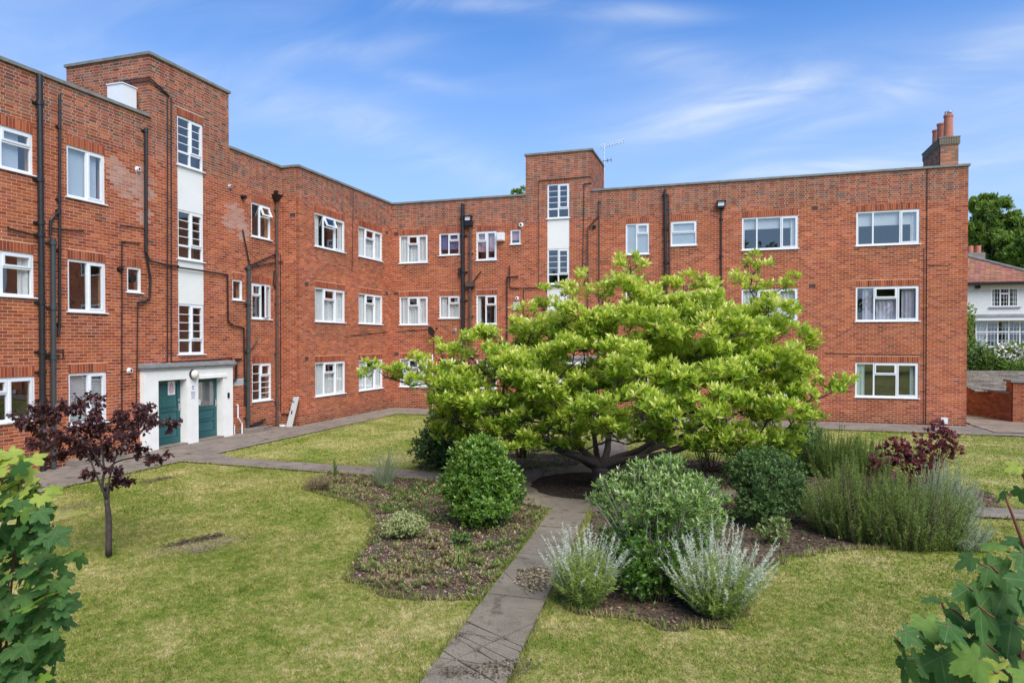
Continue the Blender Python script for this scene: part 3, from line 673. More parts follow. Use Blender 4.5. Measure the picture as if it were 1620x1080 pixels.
# ------------------------------------------------------------------ windows
def curtain_mesh(fc, u0, u1, z0, z1, d, waves=None):
    m_ = MB(); n = max(8, int((u1 - u0) / .025)); ph = random.random() * 6
    vs = []
    for i in range(n + 1):
        u = u0 + (u1 - u0) * i / n; dd = d + .018 * math.sin(i * 1.25 + ph) + .012 * math.sin(i * .53 + ph * 2)
        vs += [fc.P(u, dd, z0), fc.P(u, dd, z1)]
    m_.add(vs, [(2 * i, 2 * i + 2, 2 * i + 3, 2 * i + 1) for i in range(n)]); return m_
def window(fc, u0, u1, z0, z1, kind, inn, bars=False):
    f = MB(); t = .055; d0, d1 = -.085, -.025
    box = lambda a, b, c, d, e0=d0, e1=d1, mb_=None: fc.box(mb_ or f, a, b, e0, e1, c, d)
    box(u0, u1, z1 - t, z1); box(u0, u1, z0, z0 + t); box(u0, u0 + t, z0 + t, z1 - t); box(u1 - t, u1, z0 + t, z1 - t)
    base = kind.rstrip('owb')
    wide = {'TVT': (.30, .36, .34), 'TTT': (.27, .43, .30), 'TTV': (.30, .30, .40), 'TT': (.53, .47), 'TV': (.46, .54), 'VT': (.5, .5), 'T': (1,), 'W': (1,), 'stair': (.5, .5)}[base if base in ('TVT', 'TTT', 'TTV', 'TT', 'TV', 'VT', 'T', 'W', 'stair') else 'T']
    letters = {'stair': 'SS'}.get(base, base); H = z1 - z0; panes = []; sash = []
    u = u0; mull = .05
    for i, (w, ch) in enumerate(zip(wide, letters)):
        e = u + w * (u1 - u0)
        a = u + (t if i == 0 else mull / 2); b = e - (t if i == len(wide) - 1 else mull / 2)
        if i: box(u - mull / 2, u + mull / 2, z0 + t, z1 - t, d0 + .002, d1 - .002)
        c, d = z0 + t, z1 - t
        if ch in 'VW':
            hv = (.30 if ch == 'V' else .42) * H; zt = d - hv
            box(a, b, zt - .022, zt + .022, d0 + .004, d1 - .004); sash.append((a, b, zt + .022, d)); panes.append((a, b, c, zt - .022))
        elif ch == 'S':
            zt = c + .24 * H; box(a, b, zt - .028, zt + .028, d0 + .004, d1 - .004); panes.append((a, b, c, zt - .028)); 
            if i: sash.append((a, b, zt + .028, d))
            else: panes.append((a, b, zt + .028, d))
        elif ch == 'T' and (i == len(wide) - 1 and len(wide) > 1 or (kind == 'VTo' and i == 1)): sash.append((a, b, c, d))
        else: panes.append((a, b, c, d))
        u = e
    win = f.build('window', 'upvc', bld)
    gb = [0]
    def glass(a, b, c, d, dd=-.06, ptn=None):
        g = MB(); fc.quad(g, a, b, dd, c, d); g.build('glass_pane', 'glass', win)
    for (a, b, c, d) in panes: glass(a, b, c, d)
    for k, (a, b, c, d) in enumerate(sash):
        s = MB(); st = .042; tilt = 0
        opened = kind.endswith('o') and ((kind == 'VTo' and (d - c) > .7 * (z1 - z0)) or (kind != 'VTo' and (d - c) < .5 * (z1 - z0)))
        fc.box(s, a, b, -.075, -.012, d - st, d); fc.box(s, a, b, -.075, -.012, c, c + st)
        fc.box(s, a, a + st, -.075, -.012, c + st, d - st); fc.box(s, b - st, b, -.075, -.012, c + st, d - st)
        g = MB(); fc.quad(g, a + st, b - st, -.05, c + st, d - st)
        if opened:                                 # swung out: top-hung vent or side-hung casement
            for mm in (s, g):
                for q, v in enumerate(mm.v):
                    vx = list(v); dd_i = 0 if fc.k == 'E' else 1; ui = 1 - dd_i; sg = 1 if fc.k == 'E' else -1
                    if kind == 'VTo': vx[dd_i] += sg * (b - vx[ui]) * .42
                    else: vx[dd_i] += sg * (d - vx[2]) * .45
                    mm.v[q] = tuple(vx)
        s.build('sash', 'sash', win); g.build('glass_pane', 'glass', win)
    if base == 'stair' or kind == 'TVb':
        for (a, b, c, d) in panes + sash:
            if d - c > .5 * H:
                nb_ = 3
                for q in range(1, nb_ + 1): bb = MB(); zc = c + (d - c) * q / (nb_ + 1); fc.box(bb, a, b, -.070, -.040, zc - .010, zc + .010); bb.build('glazing_bar', 'upvc', win)
    s = MB(); ov = .05
    fc.box(s, u0 - ov, u1 + ov, -.04, .045, z0 - .032, z0 - .002); s.build('sill', 'upvc', win)
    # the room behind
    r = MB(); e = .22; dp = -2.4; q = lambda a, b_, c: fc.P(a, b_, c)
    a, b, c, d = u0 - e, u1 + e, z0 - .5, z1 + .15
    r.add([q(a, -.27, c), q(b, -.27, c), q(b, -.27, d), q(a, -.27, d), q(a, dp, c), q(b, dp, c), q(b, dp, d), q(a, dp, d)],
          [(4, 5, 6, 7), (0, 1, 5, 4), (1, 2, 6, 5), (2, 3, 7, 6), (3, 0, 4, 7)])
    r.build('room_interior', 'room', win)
    def cur(a, b, mat, c=None, d=None, dd=-.165, nm='curtain'): curtain_mesh(fc, a, b, (c if c is not None else z0 + .02), (d if d is not None else z1 - .02), dd + .045).build(nm, mat, win)
    def flat(a, b, c, d, mat, dd=-.13, nm='blind'): g = MB(); fc.box(g, a, b, dd - .01, dd, c, d); g.build(nm, mat, win)
    wd = u1 - u0
    if inn == 'nets':
        cur(u0, u0 + wd * .33, 'curtain'); cur(u1 - wd * .30, u1, 'curtain'); cur(u0 + wd * .3, u1 - wd * .28, 'curtain', d=z1 - .38 * H, dd=-.20)
    elif inn == 'side': cur(u0, u0 + wd * .2, 'curtain'); cur(u1 - wd * .16, u1, 'curtain')
    elif inn == 'blindblue': flat(u0, u0 + wd * .86, z0, z1, 'blindblue')
    elif inn == 'slat':
        g = MB(); k = 0
        while z0 + k * .045 < z1: fc.box(g, u0, u1, -.15, -.125, z0 + k * .045, z0 + k * .045 + .036); k += 1
        g.build('blind', 'blind', win)
    elif inn == 'blindtop': flat(u0, u1, z1 - .42 * H if u0 > 3 else z1 - .36 * H, z1, 'blind'); cur(u1 - wd * .13, u1, 'curtain'); cur(u0, u0 + wd * .05, 'curtain')
    elif inn == 'green': cur(u0, u0 + wd * .16, 'curtain_green'); cur(u1 - wd * .12, u1, 'curtain_green')
    elif inn == 'mauve': cur(u0 + wd * .12, u0 + wd * .30, 'curtain_mauve'); cur(u0 + wd * .34, u0 + wd * .66, 'curtain_mauve', d=z1 - .3 * H); cur(u1 - wd * .26, u1, 'curtain_mauve')
    elif inn == 'blue': cur(u0, u1, 'curtain_blue', c=z0 + .25)
    elif inn == 'pink': cur(u0, u1, 'curtain_pink', c=z0 + .3 * H)
    elif inn == 'frost': flat(u0, u1, z0, z1, 'frosted', -.07, 'frosted_screen')
    elif inn == 'fan':
        g = MB(); cu, cz = (u0 + u1) / 2 - .02, z0 + .36; n = 16
        tube(g, [fc.P(cu, -.057, cz), fc.P(cu, -.020, cz)], .11, 18); g.build('extractor_fan', 'black', win)
    return win
for w in A_W: window(fA, *w)
for w in A_S: window(fA, *w, 'stair', 'plain')
for w in B_W: window(fB, *w)
for w in C_W: window(fC, *w)
for w in C_S: window(fC, *w, 'stair', 'plain')
for fc, ss in ((fA, A_S), (fC, C_S)):
    for a, b in ((0, 1), (1, 2)):
        g = MB(); fc.box(g, ss[0][0] + .002, ss[0][1] - .002, -.20, -.012, ss[b][3] + .002, ss[a][2] - .035); g.build('render_panel', 'render', bld)

# ------------------------------------------------------------------ porches and doors
def door(fc, u0, u1, d, z0, z1, glazed, mat):
    s = MB(); st = .11; fc.box(s, u0, u1, d - .045, d - .02, z0, z1)
    fc.box(s, u0, u0 + st, d - .02, d, z0, z1); fc.box(s, u1 - st, u1, d - .02, d, z0, z1)
    H = z1 - z0; rails = [(0, .18), (.48, .56), (.93, 1)] if not glazed else [(0, .10), (.27, .31), (.46, .53), (.93, 1)]
    if not glazed: rails = [(0, .10), (.29, .33), (.50, .56), (.93, 1)]
    for a, b in rails: fc.box(s, u0 + st, u1 - st, d - .02, d - .001, z0 + a * H, z0 + b * H)
    dr = s.build('door', mat, bld)
    for (a, _), (b, _2) in zip([(r[1], 0) for r in rails], [(r[0], 0) for r in rails[1:]]):
        if glazed and a > .5:
            g = MB(); fc.quad(g, u0 + st, u1 - st, d - .012, z0 + a * H, z0 + b * H); g.build('glass_pane', 'glass', dr)
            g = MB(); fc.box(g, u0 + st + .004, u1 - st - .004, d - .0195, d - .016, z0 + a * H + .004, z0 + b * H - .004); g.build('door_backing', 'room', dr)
        else:
            p_ = MB(); fc.box(p_, u0 + st + .03, u1 - st - .03, d - .02, d - .008, z0 + a * H + .03, z0 + b * H - .03); p_.build('door_panel', 'teal2', dr)
    h = MB(); fc.box(h, u1 - .085, u1 - .04, d, d + .02, z0 + .50 * H, z0 + .62 * H); tube(h, [fc.P(u1 - .06, d + .02, z0 + .56 * H), fc.P(u1 - .06, d + .05, z0 + .56 * H), fc.P(u1 - .13, d + .05, z0 + .56 * H)], .009, 6)
    if not glazed: fc.box(h, u1 - .085, u1 - .045, d, d + .015, z0 + .65 * H, z0 + .69 * H)
    h.build('door_handle', 'metal', dr); return dr
def porch(fc, e, d1, d2, dep, H, hd, flip=False):
    """e: outer edges; d1,d2: openings"""
    m_ = MB(); u0, u1 = e; q = .097
    fc.box(m_, u0, d1[0] - q, 0, dep, 0, H); fc.box(m_, d1[0] - q, d1[0], -.27, dep, 0, OT - .003); fc.box(m_, d1[0] - q, d1[0], .001, dep, OT - .003, H)
    fc.box(m_, d1[1], d2[0], -.27, dep, 0, OT - .003); fc.box(m_, d1[1], d2[0], .001, dep, OT - .003, H)
    fc.box(m_, d2[1], d2[1] + q, -.27, dep, 0, OT - .003); fc.box(m_, d2[1], d2[1] + q, .001, dep, OT - .003, H); fc.box(m_, d2[1] + q, u1, 0, dep, 0, H)
    for dd_, hh in ((d1, hd[0]), (d2, hd[1])):
        fc.box(m_, dd_[0], dd_[1], -.27, dep - .002, hh, OT - .003); fc.box(m_, dd_[0], dd_[1], .001, dep - .002, OT - .003, H)
    fc.box(m_, d2[0] - .0, u1 - .28, dep + .001, dep + .03, hd[1] + .0, hd[1] + .09)
    m_.build('porch', 'whitepaint', bld)
    m_ = MB(); fc.box(m_, u0 - .05, u1 + .05, 0.002, dep + .06, H, H + .05); fc.box(m_, u0 - .07, u1 + .07, 0.002, dep + .09, H + .05, H + .12); fc.box(m_, u0 - .04, u1 + .04, .002, dep + .05, H + .12, H + .16)
    m_.build('porch_roof', 'lead', bld)
    m_ = MB(); fc.box(m_, d1[0] + .002, d1[1] - .002, -.26, dep + .03, .0, .045); fc.box(m_, d2[0] + .002, d2[1] - .002, -.26, dep + .03, 0, .045); m_.build('doorstep', 'path2', bld)
    door(fc, d1[0] + .002, d1[1] - .002, DD, .047, hd[0] - .003, False, 'teal'); door(fc, d2[0] + .002, d2[1] - .002, DD, .047, hd[1] - .003, True, 'teal')
hA = (onX(270, 601, XA + PD)[1], onX(330, 598, XA + PD)[1])
porch(fA, pe, pd1, pd2, PD, 2.16, hA)
porch(fC, (-8.25, -5.0), cp1, cp2, PD, 2.16, (1.95, 1.95))
# lamp on the porch
def wall_lamp(fc, u, d, z, label):
    t_ = empty('wall_lamp', label, 'lamp'); m_ = MB(); tube(m_, [fc.P(u, d, z), fc.P(u, d + .06, z)], .135, 20); m_.build('lamp_base', 'black', t_)
    m_ = MB(); rr = [.13, .125, .105, .07, .02]; tube(m_, [fc.P(u, d + .06 + k, z) for k in (0, .04, .075, .10, .112)], rr, 20); m_.build('lamp_shade', 'globe', t_, True)
lu, lz = onX(307, 592, XA + PD + .05); wall_lamp(fA, lu, PD + .002, lz, 'round cream bulkhead lamp between the two teal doors')
# notices
def notice(fc, u0, u1, z0, z1, d, label, lines, tri=False, ink='signblue', base='signwhite', nm='notice'):
    t_ = empty(nm, label, 'sign'); m_ = MB(); fc.box(m_, u0, u1, d, d + .006, z0, z1); m_.build('board', base, t_)
    m_ = MB()
    for (a, b, c, e) in lines: fc.box(m_, u0 + a * (u1 - u0), u0 + b * (u1 - u0), d + .006, d + .008, z0 + c * (z1 - z0), z0 + e * (z1 - z0))
    if m_.v: m_.build('print', ink, t_)
    if tri:
        m_ = MB(); w = u1 - u0; h = z1 - z0; A_ = [(.5, .92), (.82, .55), (.18, .55)]; B_ = [(.5, .80), (.68, .60), (.32, .60)]
        vs = [fc.P(u0 + a * w, d + .009, z0 + b * h) for a, b in A_ + B_]
        m_.add(vs, [(0, 1, 4, 3), (1, 2, 5, 4), (2, 0, 3, 5)]); m_.build('warning_triangle', 'signred', t_)
du = pd1[1] - pd1[0]
TEXT = [(.1, .9, .44, .49), (.1, .9, .36, .40), (.15, .8, .28, .32), (.1, .9, .20, .24), (.2, .7, .1, .14)]
notice(fA, pd1[0] + .55 * du, pd1[0] + .80 * du, 1.42, 1.80, DD + .002, 'white warning notice with red triangle on left teal door', TEXT, True, 'signred')
pm = (pd1[1] + pd2[0]) / 2
notice(fA, pm - .10, pm + .10, 1.28, 1.66, PD + .002, 'faded blue lettered notices on white pier between the doors', [(.3, .7, .85, .97), (.3, .7, .68, .78), (.1, .9, .45, .52), (.1, .9, .33, .40), (.15, .85, .20, .27), (.2, .8, .05, .12)], base='whitepaint')
notice(fA, pd2[0] + .06, pd2[0] + .34, 1.04, 1.20, DD + .002, 'small white card in the lower pane of right teal door', [(.1, .9, .7, .78), (.1, .9, .5, .58), (.1, .7, .3, .38)], ink='signgrey')
a0, a1 = onX(369, 607, XA)[0], onX(387, 605, XA)[0]
notice(fA, 17.72, 18.3, 1.52, 1.74, .002, 'pale rectangular stone name plate on brick right of the porch', [(.1, .9, .62, .70), (.1, .9, .30, .38)], ink='lead', base='signgrey', nm='name_plate')
m_ = MB(); eu, ez = onX(361, 625, XA + PD); fA.box(m_, eu - .035, eu + .035, PD + .002, PD + .03, ez - .08, ez + .08); tube(m_, [fA.P(eu, PD + .03, ez - .02), fA.P(eu, PD + .038, ez - .02)], .016, 10)
meta(m_.build('door_buzzer', 'black', None), 'small black entry buzzer on the right white porch pier', 'door buzzer')

# ------------------------------------------------------------------ pipes (name, plane, picture points, radius, material)
def pipe(fc, pts, r, mat='iron', d=None, collars=(), name='drainpipe', smooth_path=False):
    d = r + .03 if d is None else d; P3 = []
    for (x, y) in pts:
        if fc.k == 'E': u, z = onX(x, y, fc.p + d)
        else: u, z = onY(x, y, fc.p - d)
        P3.append(fc.P(u, d, max(z, .0)))
    m_ = MB()
    for a, b in zip(P3, P3[1:]): tube(m_, [a, b], r, 10)
    for p_ in P3[1:-1]:
        q = Vector(p_); tube(m_, [q + Vector((0, 0, -r * .9)), q + Vector((0, 0, r * .9))], r * 1.02, 10)
    o = m_.build(name, mat, bld)
    for (x, y) in collars:
        if fc.k == 'E': u, z = onX(x, y, fc.p + d)
        else: u, z = onY(x, y, fc.p - d)
        c = MB(); tube(c, [fc.P(u, d, z - .05), fc.P(u, d, z + .04)], r * 1.28, 12); fc.box(c, u - r * 2.0, u + r * 2.0, -.002, .012 + d * .3, z - .03, z + .015)
        c.build('pipe_collar', mat, o)
    return o
pipe(fA, [(62.5, 118), (68.5, 751)], .062, 'iron', collars=[(63, 163), (64, 284), (65, 352), (65, 371), (66, 478), (67, 556), (67.5, 588), (68, 632)])
pipe(fA, [(94.5, 150), (94.5, 512), (92, 530)], .030, 'iron', collars=[(94, 200), (94, 315), (94, 333), (94.5, 396), (94, 513)])
pipe(fA, [(84, 377), (85, 740)], .058, 'irongrey', d=.10, collars=[(84, 384), (84.5, 486), (85, 565)])
pipe(fA, [(80, 372), (80, 350), (87, 340), (94, 335)], .030, 'iron')
pipe(fA, [(12, 358), (14, 362), (60, 373)], .022, 'iron', collars=[]); pipe(fA, [(82, 361), (132, 366)], .02, 'iron')
pipe(fA, [(66, 560), (94, 563)], .03, 'iron'); pipe(fA, [(88, 555), (100, 553), (100, 565)], .015, 'iron')
pipe(fA, [(0, 718), (85, 731)], .02, 'iron')
pipe(fA, [(231, 203), (231, 400)], .045, 'iron', collars=[(231, 207)])
pipe(fA, [(232, 400), (236, 412), (262, 419), (282, 421), (282, 423), (325, 429), (360, 435), (361, 508), (368, 514), (386, 519), (388, 640)], .026, 'iron')
pipe(fA, [(231, 400), (238, 440), (237, 470), (229, 477), (218, 479)], .03, 'iron'); pipe(fA, [(218, 479), (216, 640)], .014, 'iron', d=.03)
pipe(fA, [(222, 385), (193, 382), (193, 716)], .016, 'iron', d=.03); pipe(fA, [(190, 356), (227, 361)], .012, 'iron', d=.02)
pipe(fA, [(271, 154), (271, 573), (367, 566), (368, 586)], .016, 'iron', d=.03); pipe(fA, [(265, 156), (265, 572), (226, 583), (226, 640)], .016, 'iron', d=.035)
zt = onX(271, 155, XA)[1]
m_ = MB()
for k in (0, .09): tube(m_, [(XA - .95, TA[0] - .03, zt + .28 - k), (XA + .03, TA[0] - .03, zt + .28 - k), (XA + .03, onX(268, 156, XA + .03)[0], zt + .02 - k * .3)], .018, 8)
m_.build('drainpipe', 'iron', bld)
pipe(fA, [(394, 420), (392.5, 679)], .060, 'irongrey', collars=[(394, 424), (393.5, 480), (393, 555), (393, 600), (392.5, 660)])
pipe(fA, [(384, 363), (395, 420)], .022, 'iron', collars=[]); pipe(fA, [(396, 420), (434, 403), (438, 403)], .024, 'iron'); pipe(fA, [(396, 423), (437, 415), (455, 413)], .02, 'iron')
pipe(fA, [(394, 556), (401, 548), (408, 536)], .02, 'iron'); pipe(fA, [(397, 674), (419, 664)], .045, 'iron', d=.08)
pipe(fA, [(438, 318), (439, 674)], .045, 'rust', collars=[(438, 332), (439, 403), (439, 480), (439, 558), (439, 636)])
pipe(fA, [(434, 428), (433, 450), (436, 455)], .022, 'black')
hp = onX(438, 312, XA + .1); m_ = MB(); b_ = [fA.P(hp[0] + a, b, hp[1] + c) for a, b, c in ((-.06, .03, -.15), (.06, .03, -.15), (.06, .13, -.15), (-.06, .13, -.15), (-.17, .01, .08), (.17, .01, .08), (.17, .23, .08), (-.17, .23, .08))]
m_.add(b_, [f[::-1] for f in BOXF]); fA.box(m_, hp[0] - .05, hp[0] + .05, .02, .12, hp[1] + .082, hp[1] + .22); m_.build('hopper', 'black', bld)
pipe(fA, [(444, 402), (444, 652)], .012, 'iron', d=.03); pipe(fRet, [(444, 654), (462, 656)], .02, 'iron')
pipe(fA, [(382, 568), (374, 568), (374, 598), (370, 602)], .035, 'iron'); 
pipe(fA, [(375, 640), (376.5, 641), (376.5, 660), (383, 670), (383, 692)], .022, 'upvc', d=.14); pipe(fA, [(371, 672), (371, 695)], .018, 'upvc')
# facade C
pipe(fC, [(732, 322), (733, 640)], .085, 'iron', collars=[(732, 345), (732, 372), (733, 430), (733, 475), (733, 520)])
pipe(fC, [(727, 424), (727, 435)], .07, 'iron')
pipe(fC, [(744, 356), (743.5, 640)], .06, 'rust', collars=[(744, 400), (744, 500)])
pipe(fC, [(746, 449), (761, 429)], .022, 'iron')
for (x, y, w, h) in ((742, 354, .16, .10), (744, 450, .19, .09)):
    u, z = onY(x, y, YC - .1); m_ = MB(); fC.box(m_, u - w, u + w, .01, .22, z - h, z + h); m_.build('hopper', 'black' if y < 400 else 'rust', bld)
pipe(fC, [(852, 286), (852, 454)], .014, 'rust', d=.02); pipe(fC, [(853, 286), (936, 279)], .016, 'iron', d=.03)
pipe(fC, [(936, 290), (924, 291), (922, 432)], .014, 'iron', d=.02)
pipe(fC, [(948, 317), (947, 341), (930, 361), (930, 640)], .032, 'rust', collars=[(948, 319)]); pipe(fC, [(948, 342), (948, 560)], .028, 'rust'); pipe(fC, [(949, 413), (966, 413)], .014, 'iron')
pipe(fC, [(820, 437), (802, 438), (802, 640)], .026, 'iron', d=.05); pipe(fC, [(806, 420), (806, 452), (810, 456), (866, 455)], .02, 'iron'); pipe(fC, [(866, 453), (900, 453)], .02, 'iron'); pipe(fC, [(828, 457), (828, 500)], .014, 'iron')
pipe(fC, [(1052, 300), (1055, 640)], .062, 'iron', collars=[(1052, 308), (1053, 362), (1054, 415)]); pipe(fC, [(1058, 310), (1060, 440)], .03, 'rust')
pipe(fC, [(1141, 330), (1141, 640)], .032, 'iron', collars=[(1141, 346), (1141, 405)])
pipe(fC, [(1467, 266), (1465, 671)], .012, 'iron', d=.018, name='cable'); pipe(fC, [(1462, 392), (1461, 671)], .008, 'iron', d=.012, name='cable'); pipe(fC, [(1305, 559), (1462, 561)], .009, 'iron', d=.014, name='cable'); pipe(fC, [(1468, 419), (1500, 420), (1505, 417)], .009, 'iron', d=.014, name='cable')
pipe(fB, [(559, 301), (557, 430)], .009, 'iron', d=.013, name='cable'); pipe(fB, [(545, 532), (612, 525)], .010, 'iron', d=.014, name='cable'); pipe(fC, [(625, 525), (676, 521)], .010, 'iron', d=.014, name='cable')
# air bricks, flues and vents
def vent(fc, x, y, w, h, mat, d=.004, nm='air_brick', dd=.02):
    u, z = onX(x, y, fc.p) if fc.k == 'E' else onY(x, y, fc.p); m_ = MB(); fc.box(m_, u - w / 2, u + w / 2, -.02, d, z - h / 2, z + h / 2)
    for k in range(3): fc.box(m_, u - w / 2 + .01, u + w / 2 - .01, d, d + .004, z - h / 2 + .012 + k * h / 3.2, z - h / 2 + .026 + k * h / 3.2)
    m_.build(nm, mat, bld)
for f_, x, y in ((fC, 1289, 329), (fC, 1285, 452), (fB, 485, 449), (fB, 485, 567), (fC, 627, 370), (fC, 627, 464), (fB, 612, 368), (fB, 612, 464), (fC, 627, 560), (fRet, 463, 340)): vent(f_, x, y, .215, .13, 'rust')
def flue(fc, x, y, r, mat, ln=.08, nm='flue'):
    u, z = onX(x, y, fc.p) if fc.k == 'E' else onY(x, y, fc.p); m_ = MB(); tube(m_, [fc.P(u, 0, z), fc.P(u, ln, z)], r, 16); tube(m_, [fc.P(u, 0, z), fc.P(u, .012, z)], r * 1.35, 16)
    o = m_.build(nm, mat, bld); m_ = MB(); tube(m_, [fc.P(u, ln + .001, z), fc.P(u, ln + .006, z)], r * .6, 12); m_.build('flue_mouth', 'black', o)
for a in ((fA, 217, 268, .055, 'upvc'), (fA, 204, 586, .055, 'upvc'), (fA, 363, 295, .05, 'signgrey'), (fA, 383, 312, .06, 'black', .14), (fA, 188, 426, .05, 'black', .12),
          (fC, 824.5, 356, .075, 'upvc'), (fC, 818, 472, .06, 'upvc'), (fC, 720, 522, .06, 'signgrey'), (fC, 940, 359, .06, 'black', .12)): flue(*a)
u, z = onY(793.5, 375, YC); m_ = MB(); fC.box(m_, u - .15, u + .15, 0, .20, z - .17, z + .17); fC.box(m_, u - .12, u + .12, .2, .215, z - .14, z + .14); m_.build('boiler_flue_box', 'signwhite', bld)
u, z = onY(817, 484, YC); m_ = MB(); fC.box(m_, u - .15, u + .15, 0, .03, z - .17, z + .17); m_.build('vent_plate', 'signgrey', bld)

# ------------------------------------------------------------------ things on the building
def floodlight(fc, x, y, label):
    u, z = onY(x, y, YC - .1); t_ = empty('floodlight', label, 'lamp', None); m_ = MB()
    fc.box(m_, u - .13, u + .13, .02, .20, z - .16, z - .08); fc.box(m_, u - .17, u + .17, .02, .26, z + .09, z + .12); fc.box(m_, u - .15, u - .12, .06, .22, z - .08, z + .09); fc.box(m_, u + .12, u + .15, .06, .22, z - .08, z + .09); fc.box(m_, u - .12, u + .12, .02, .06, z - .08, z + .09)
    m_.build('lamp_housing', 'black', t_); m_ = MB(); fc.box(m_, u - .115, u + .115, .065, .20, z - .075, z + .085); m_.build('lamp_lens', 'signwhite', t_)
floodlight(fC, 1141, 323, 'black framed lantern with white lens on top of slim downpipe right of centre')
floodlight(fC, 741, 346, 'small lantern with white lens beside the thick black stack pipes')
# dish
t_ = empty('satellite_dish', 'dark satellite dish on a thin pole low on the back wall', 'satellite dish'); u, z = onY(682, 523, YC - .35)
m_ = MB(); c = Vector((u + .05, YC - .42, z)); ax = Vector((.93, -.25, .3)).normalized(); a_ = ax.cross(Vector((0, 0, 1))).normalized(); b_ = ax.cross(a_)
vs = [tuple(c - ax * .06)]; fs = []
for k, rr in enumerate((.09, .16, .21)):
    for j in range(18): q = j / 18 * 2 * math.pi; vs.append(tuple(c + a_ * math.cos(q) * rr + b_ * math.sin(q) * rr - ax * (.06 - rr * rr * .6)))
for j in range(18):
    fs.append((0, 1 + j, 1 + (j + 1) % 18))
    for k in (0, 1): fs.append((1 + k * 18 + j, 1 + (k + 1) * 18 + j, 1 + (k + 1) * 18 + (j + 1) % 18, 1 + k * 18 + (j + 1) % 18))
m_.add(vs, fs); o = m_.build('dish', 'black', t_, True); sm = o.modifiers.new('thick', 'SOLIDIFY'); sm.thickness = .012
m_ = MB(); tube(m_, [c + ax * .02 - Vector((0, 0, .28)), c + ax * .34], .012, 6); tube(m_, [c + ax * .34, c + ax * .26], .035, 8); m_.build('receiver_arm', 'black', t_)
m_ = MB(); tube(m_, [c - ax * .1, (c.x - .05, YC - .03, c.z)], .02, 6); tube(m_, [(c.x - .03, YC - .1, c.z), (c.x - .03, YC - .1, c.z - .95)], .018, 6); m_.build('pole', 'iron', t_)
m_ = MB(); uu, z2 = onY(684, 560, YC - .1); tube(m_, [(uu, YC - .1, z2), (uu, YC - .1, 0)], .03, 8); m_.build('drainpipe', 'signwhite', bld)
# aerial on the far tower
ae = empty('television_aerial', 'thin metal television aerial on mast behind the centre tower', 'aerial')
b0 = at(957, 268, 29.5); top = at(955.5, 226, 29.5); m_ = MB(); tube(m_, [(b0.x, b0.y, 8.4), top], .022, 6); m_.build('mast', 'metal', ae)
m_ = MB(); e0 = at(951, 233, 29.5); e1 = at(986, 224, 29.5); tube(m_, [e0, e1], .012, 6); m_.build('boom', 'metal', ae)
for k in range(9):
    q = e0.lerp(e1, k / 8); m_ = MB(); tube(m_, [q + Vector((.03, -.18, .05)), q + Vector((-.03, .18, -.05))], .008, 5); m_.build('element', 'metal', ae)
m_ = MB(); q0 = at(950, 256, 29.5); q1 = at(967, 253, 29.5); tube(m_, [q0, q1], .016, 6)
for k in range(4): q = q0.lerp(q1, k / 3); tube(m_, [q + Vector((0, 0, .09)), q - Vector((0, 0, .09))], .012, 5)
m_.build('small_boom', 'iron', ae)
# white box on the left roof
wb = empty('roof_unit', 'white metal box on the flat roof against the left tower', 'air conditioner'); m_ = MB()
m_.box(-15.66, -15.14, 13.98, 14.42, T - .048, 9.66); m_.build('casing', 'signwhite', wb); m_ = MB(); m_.box(-15.68, -15.12, 13.96, 14.44, 9.662, 9.69); m_.build('lid', 'sash', wb)
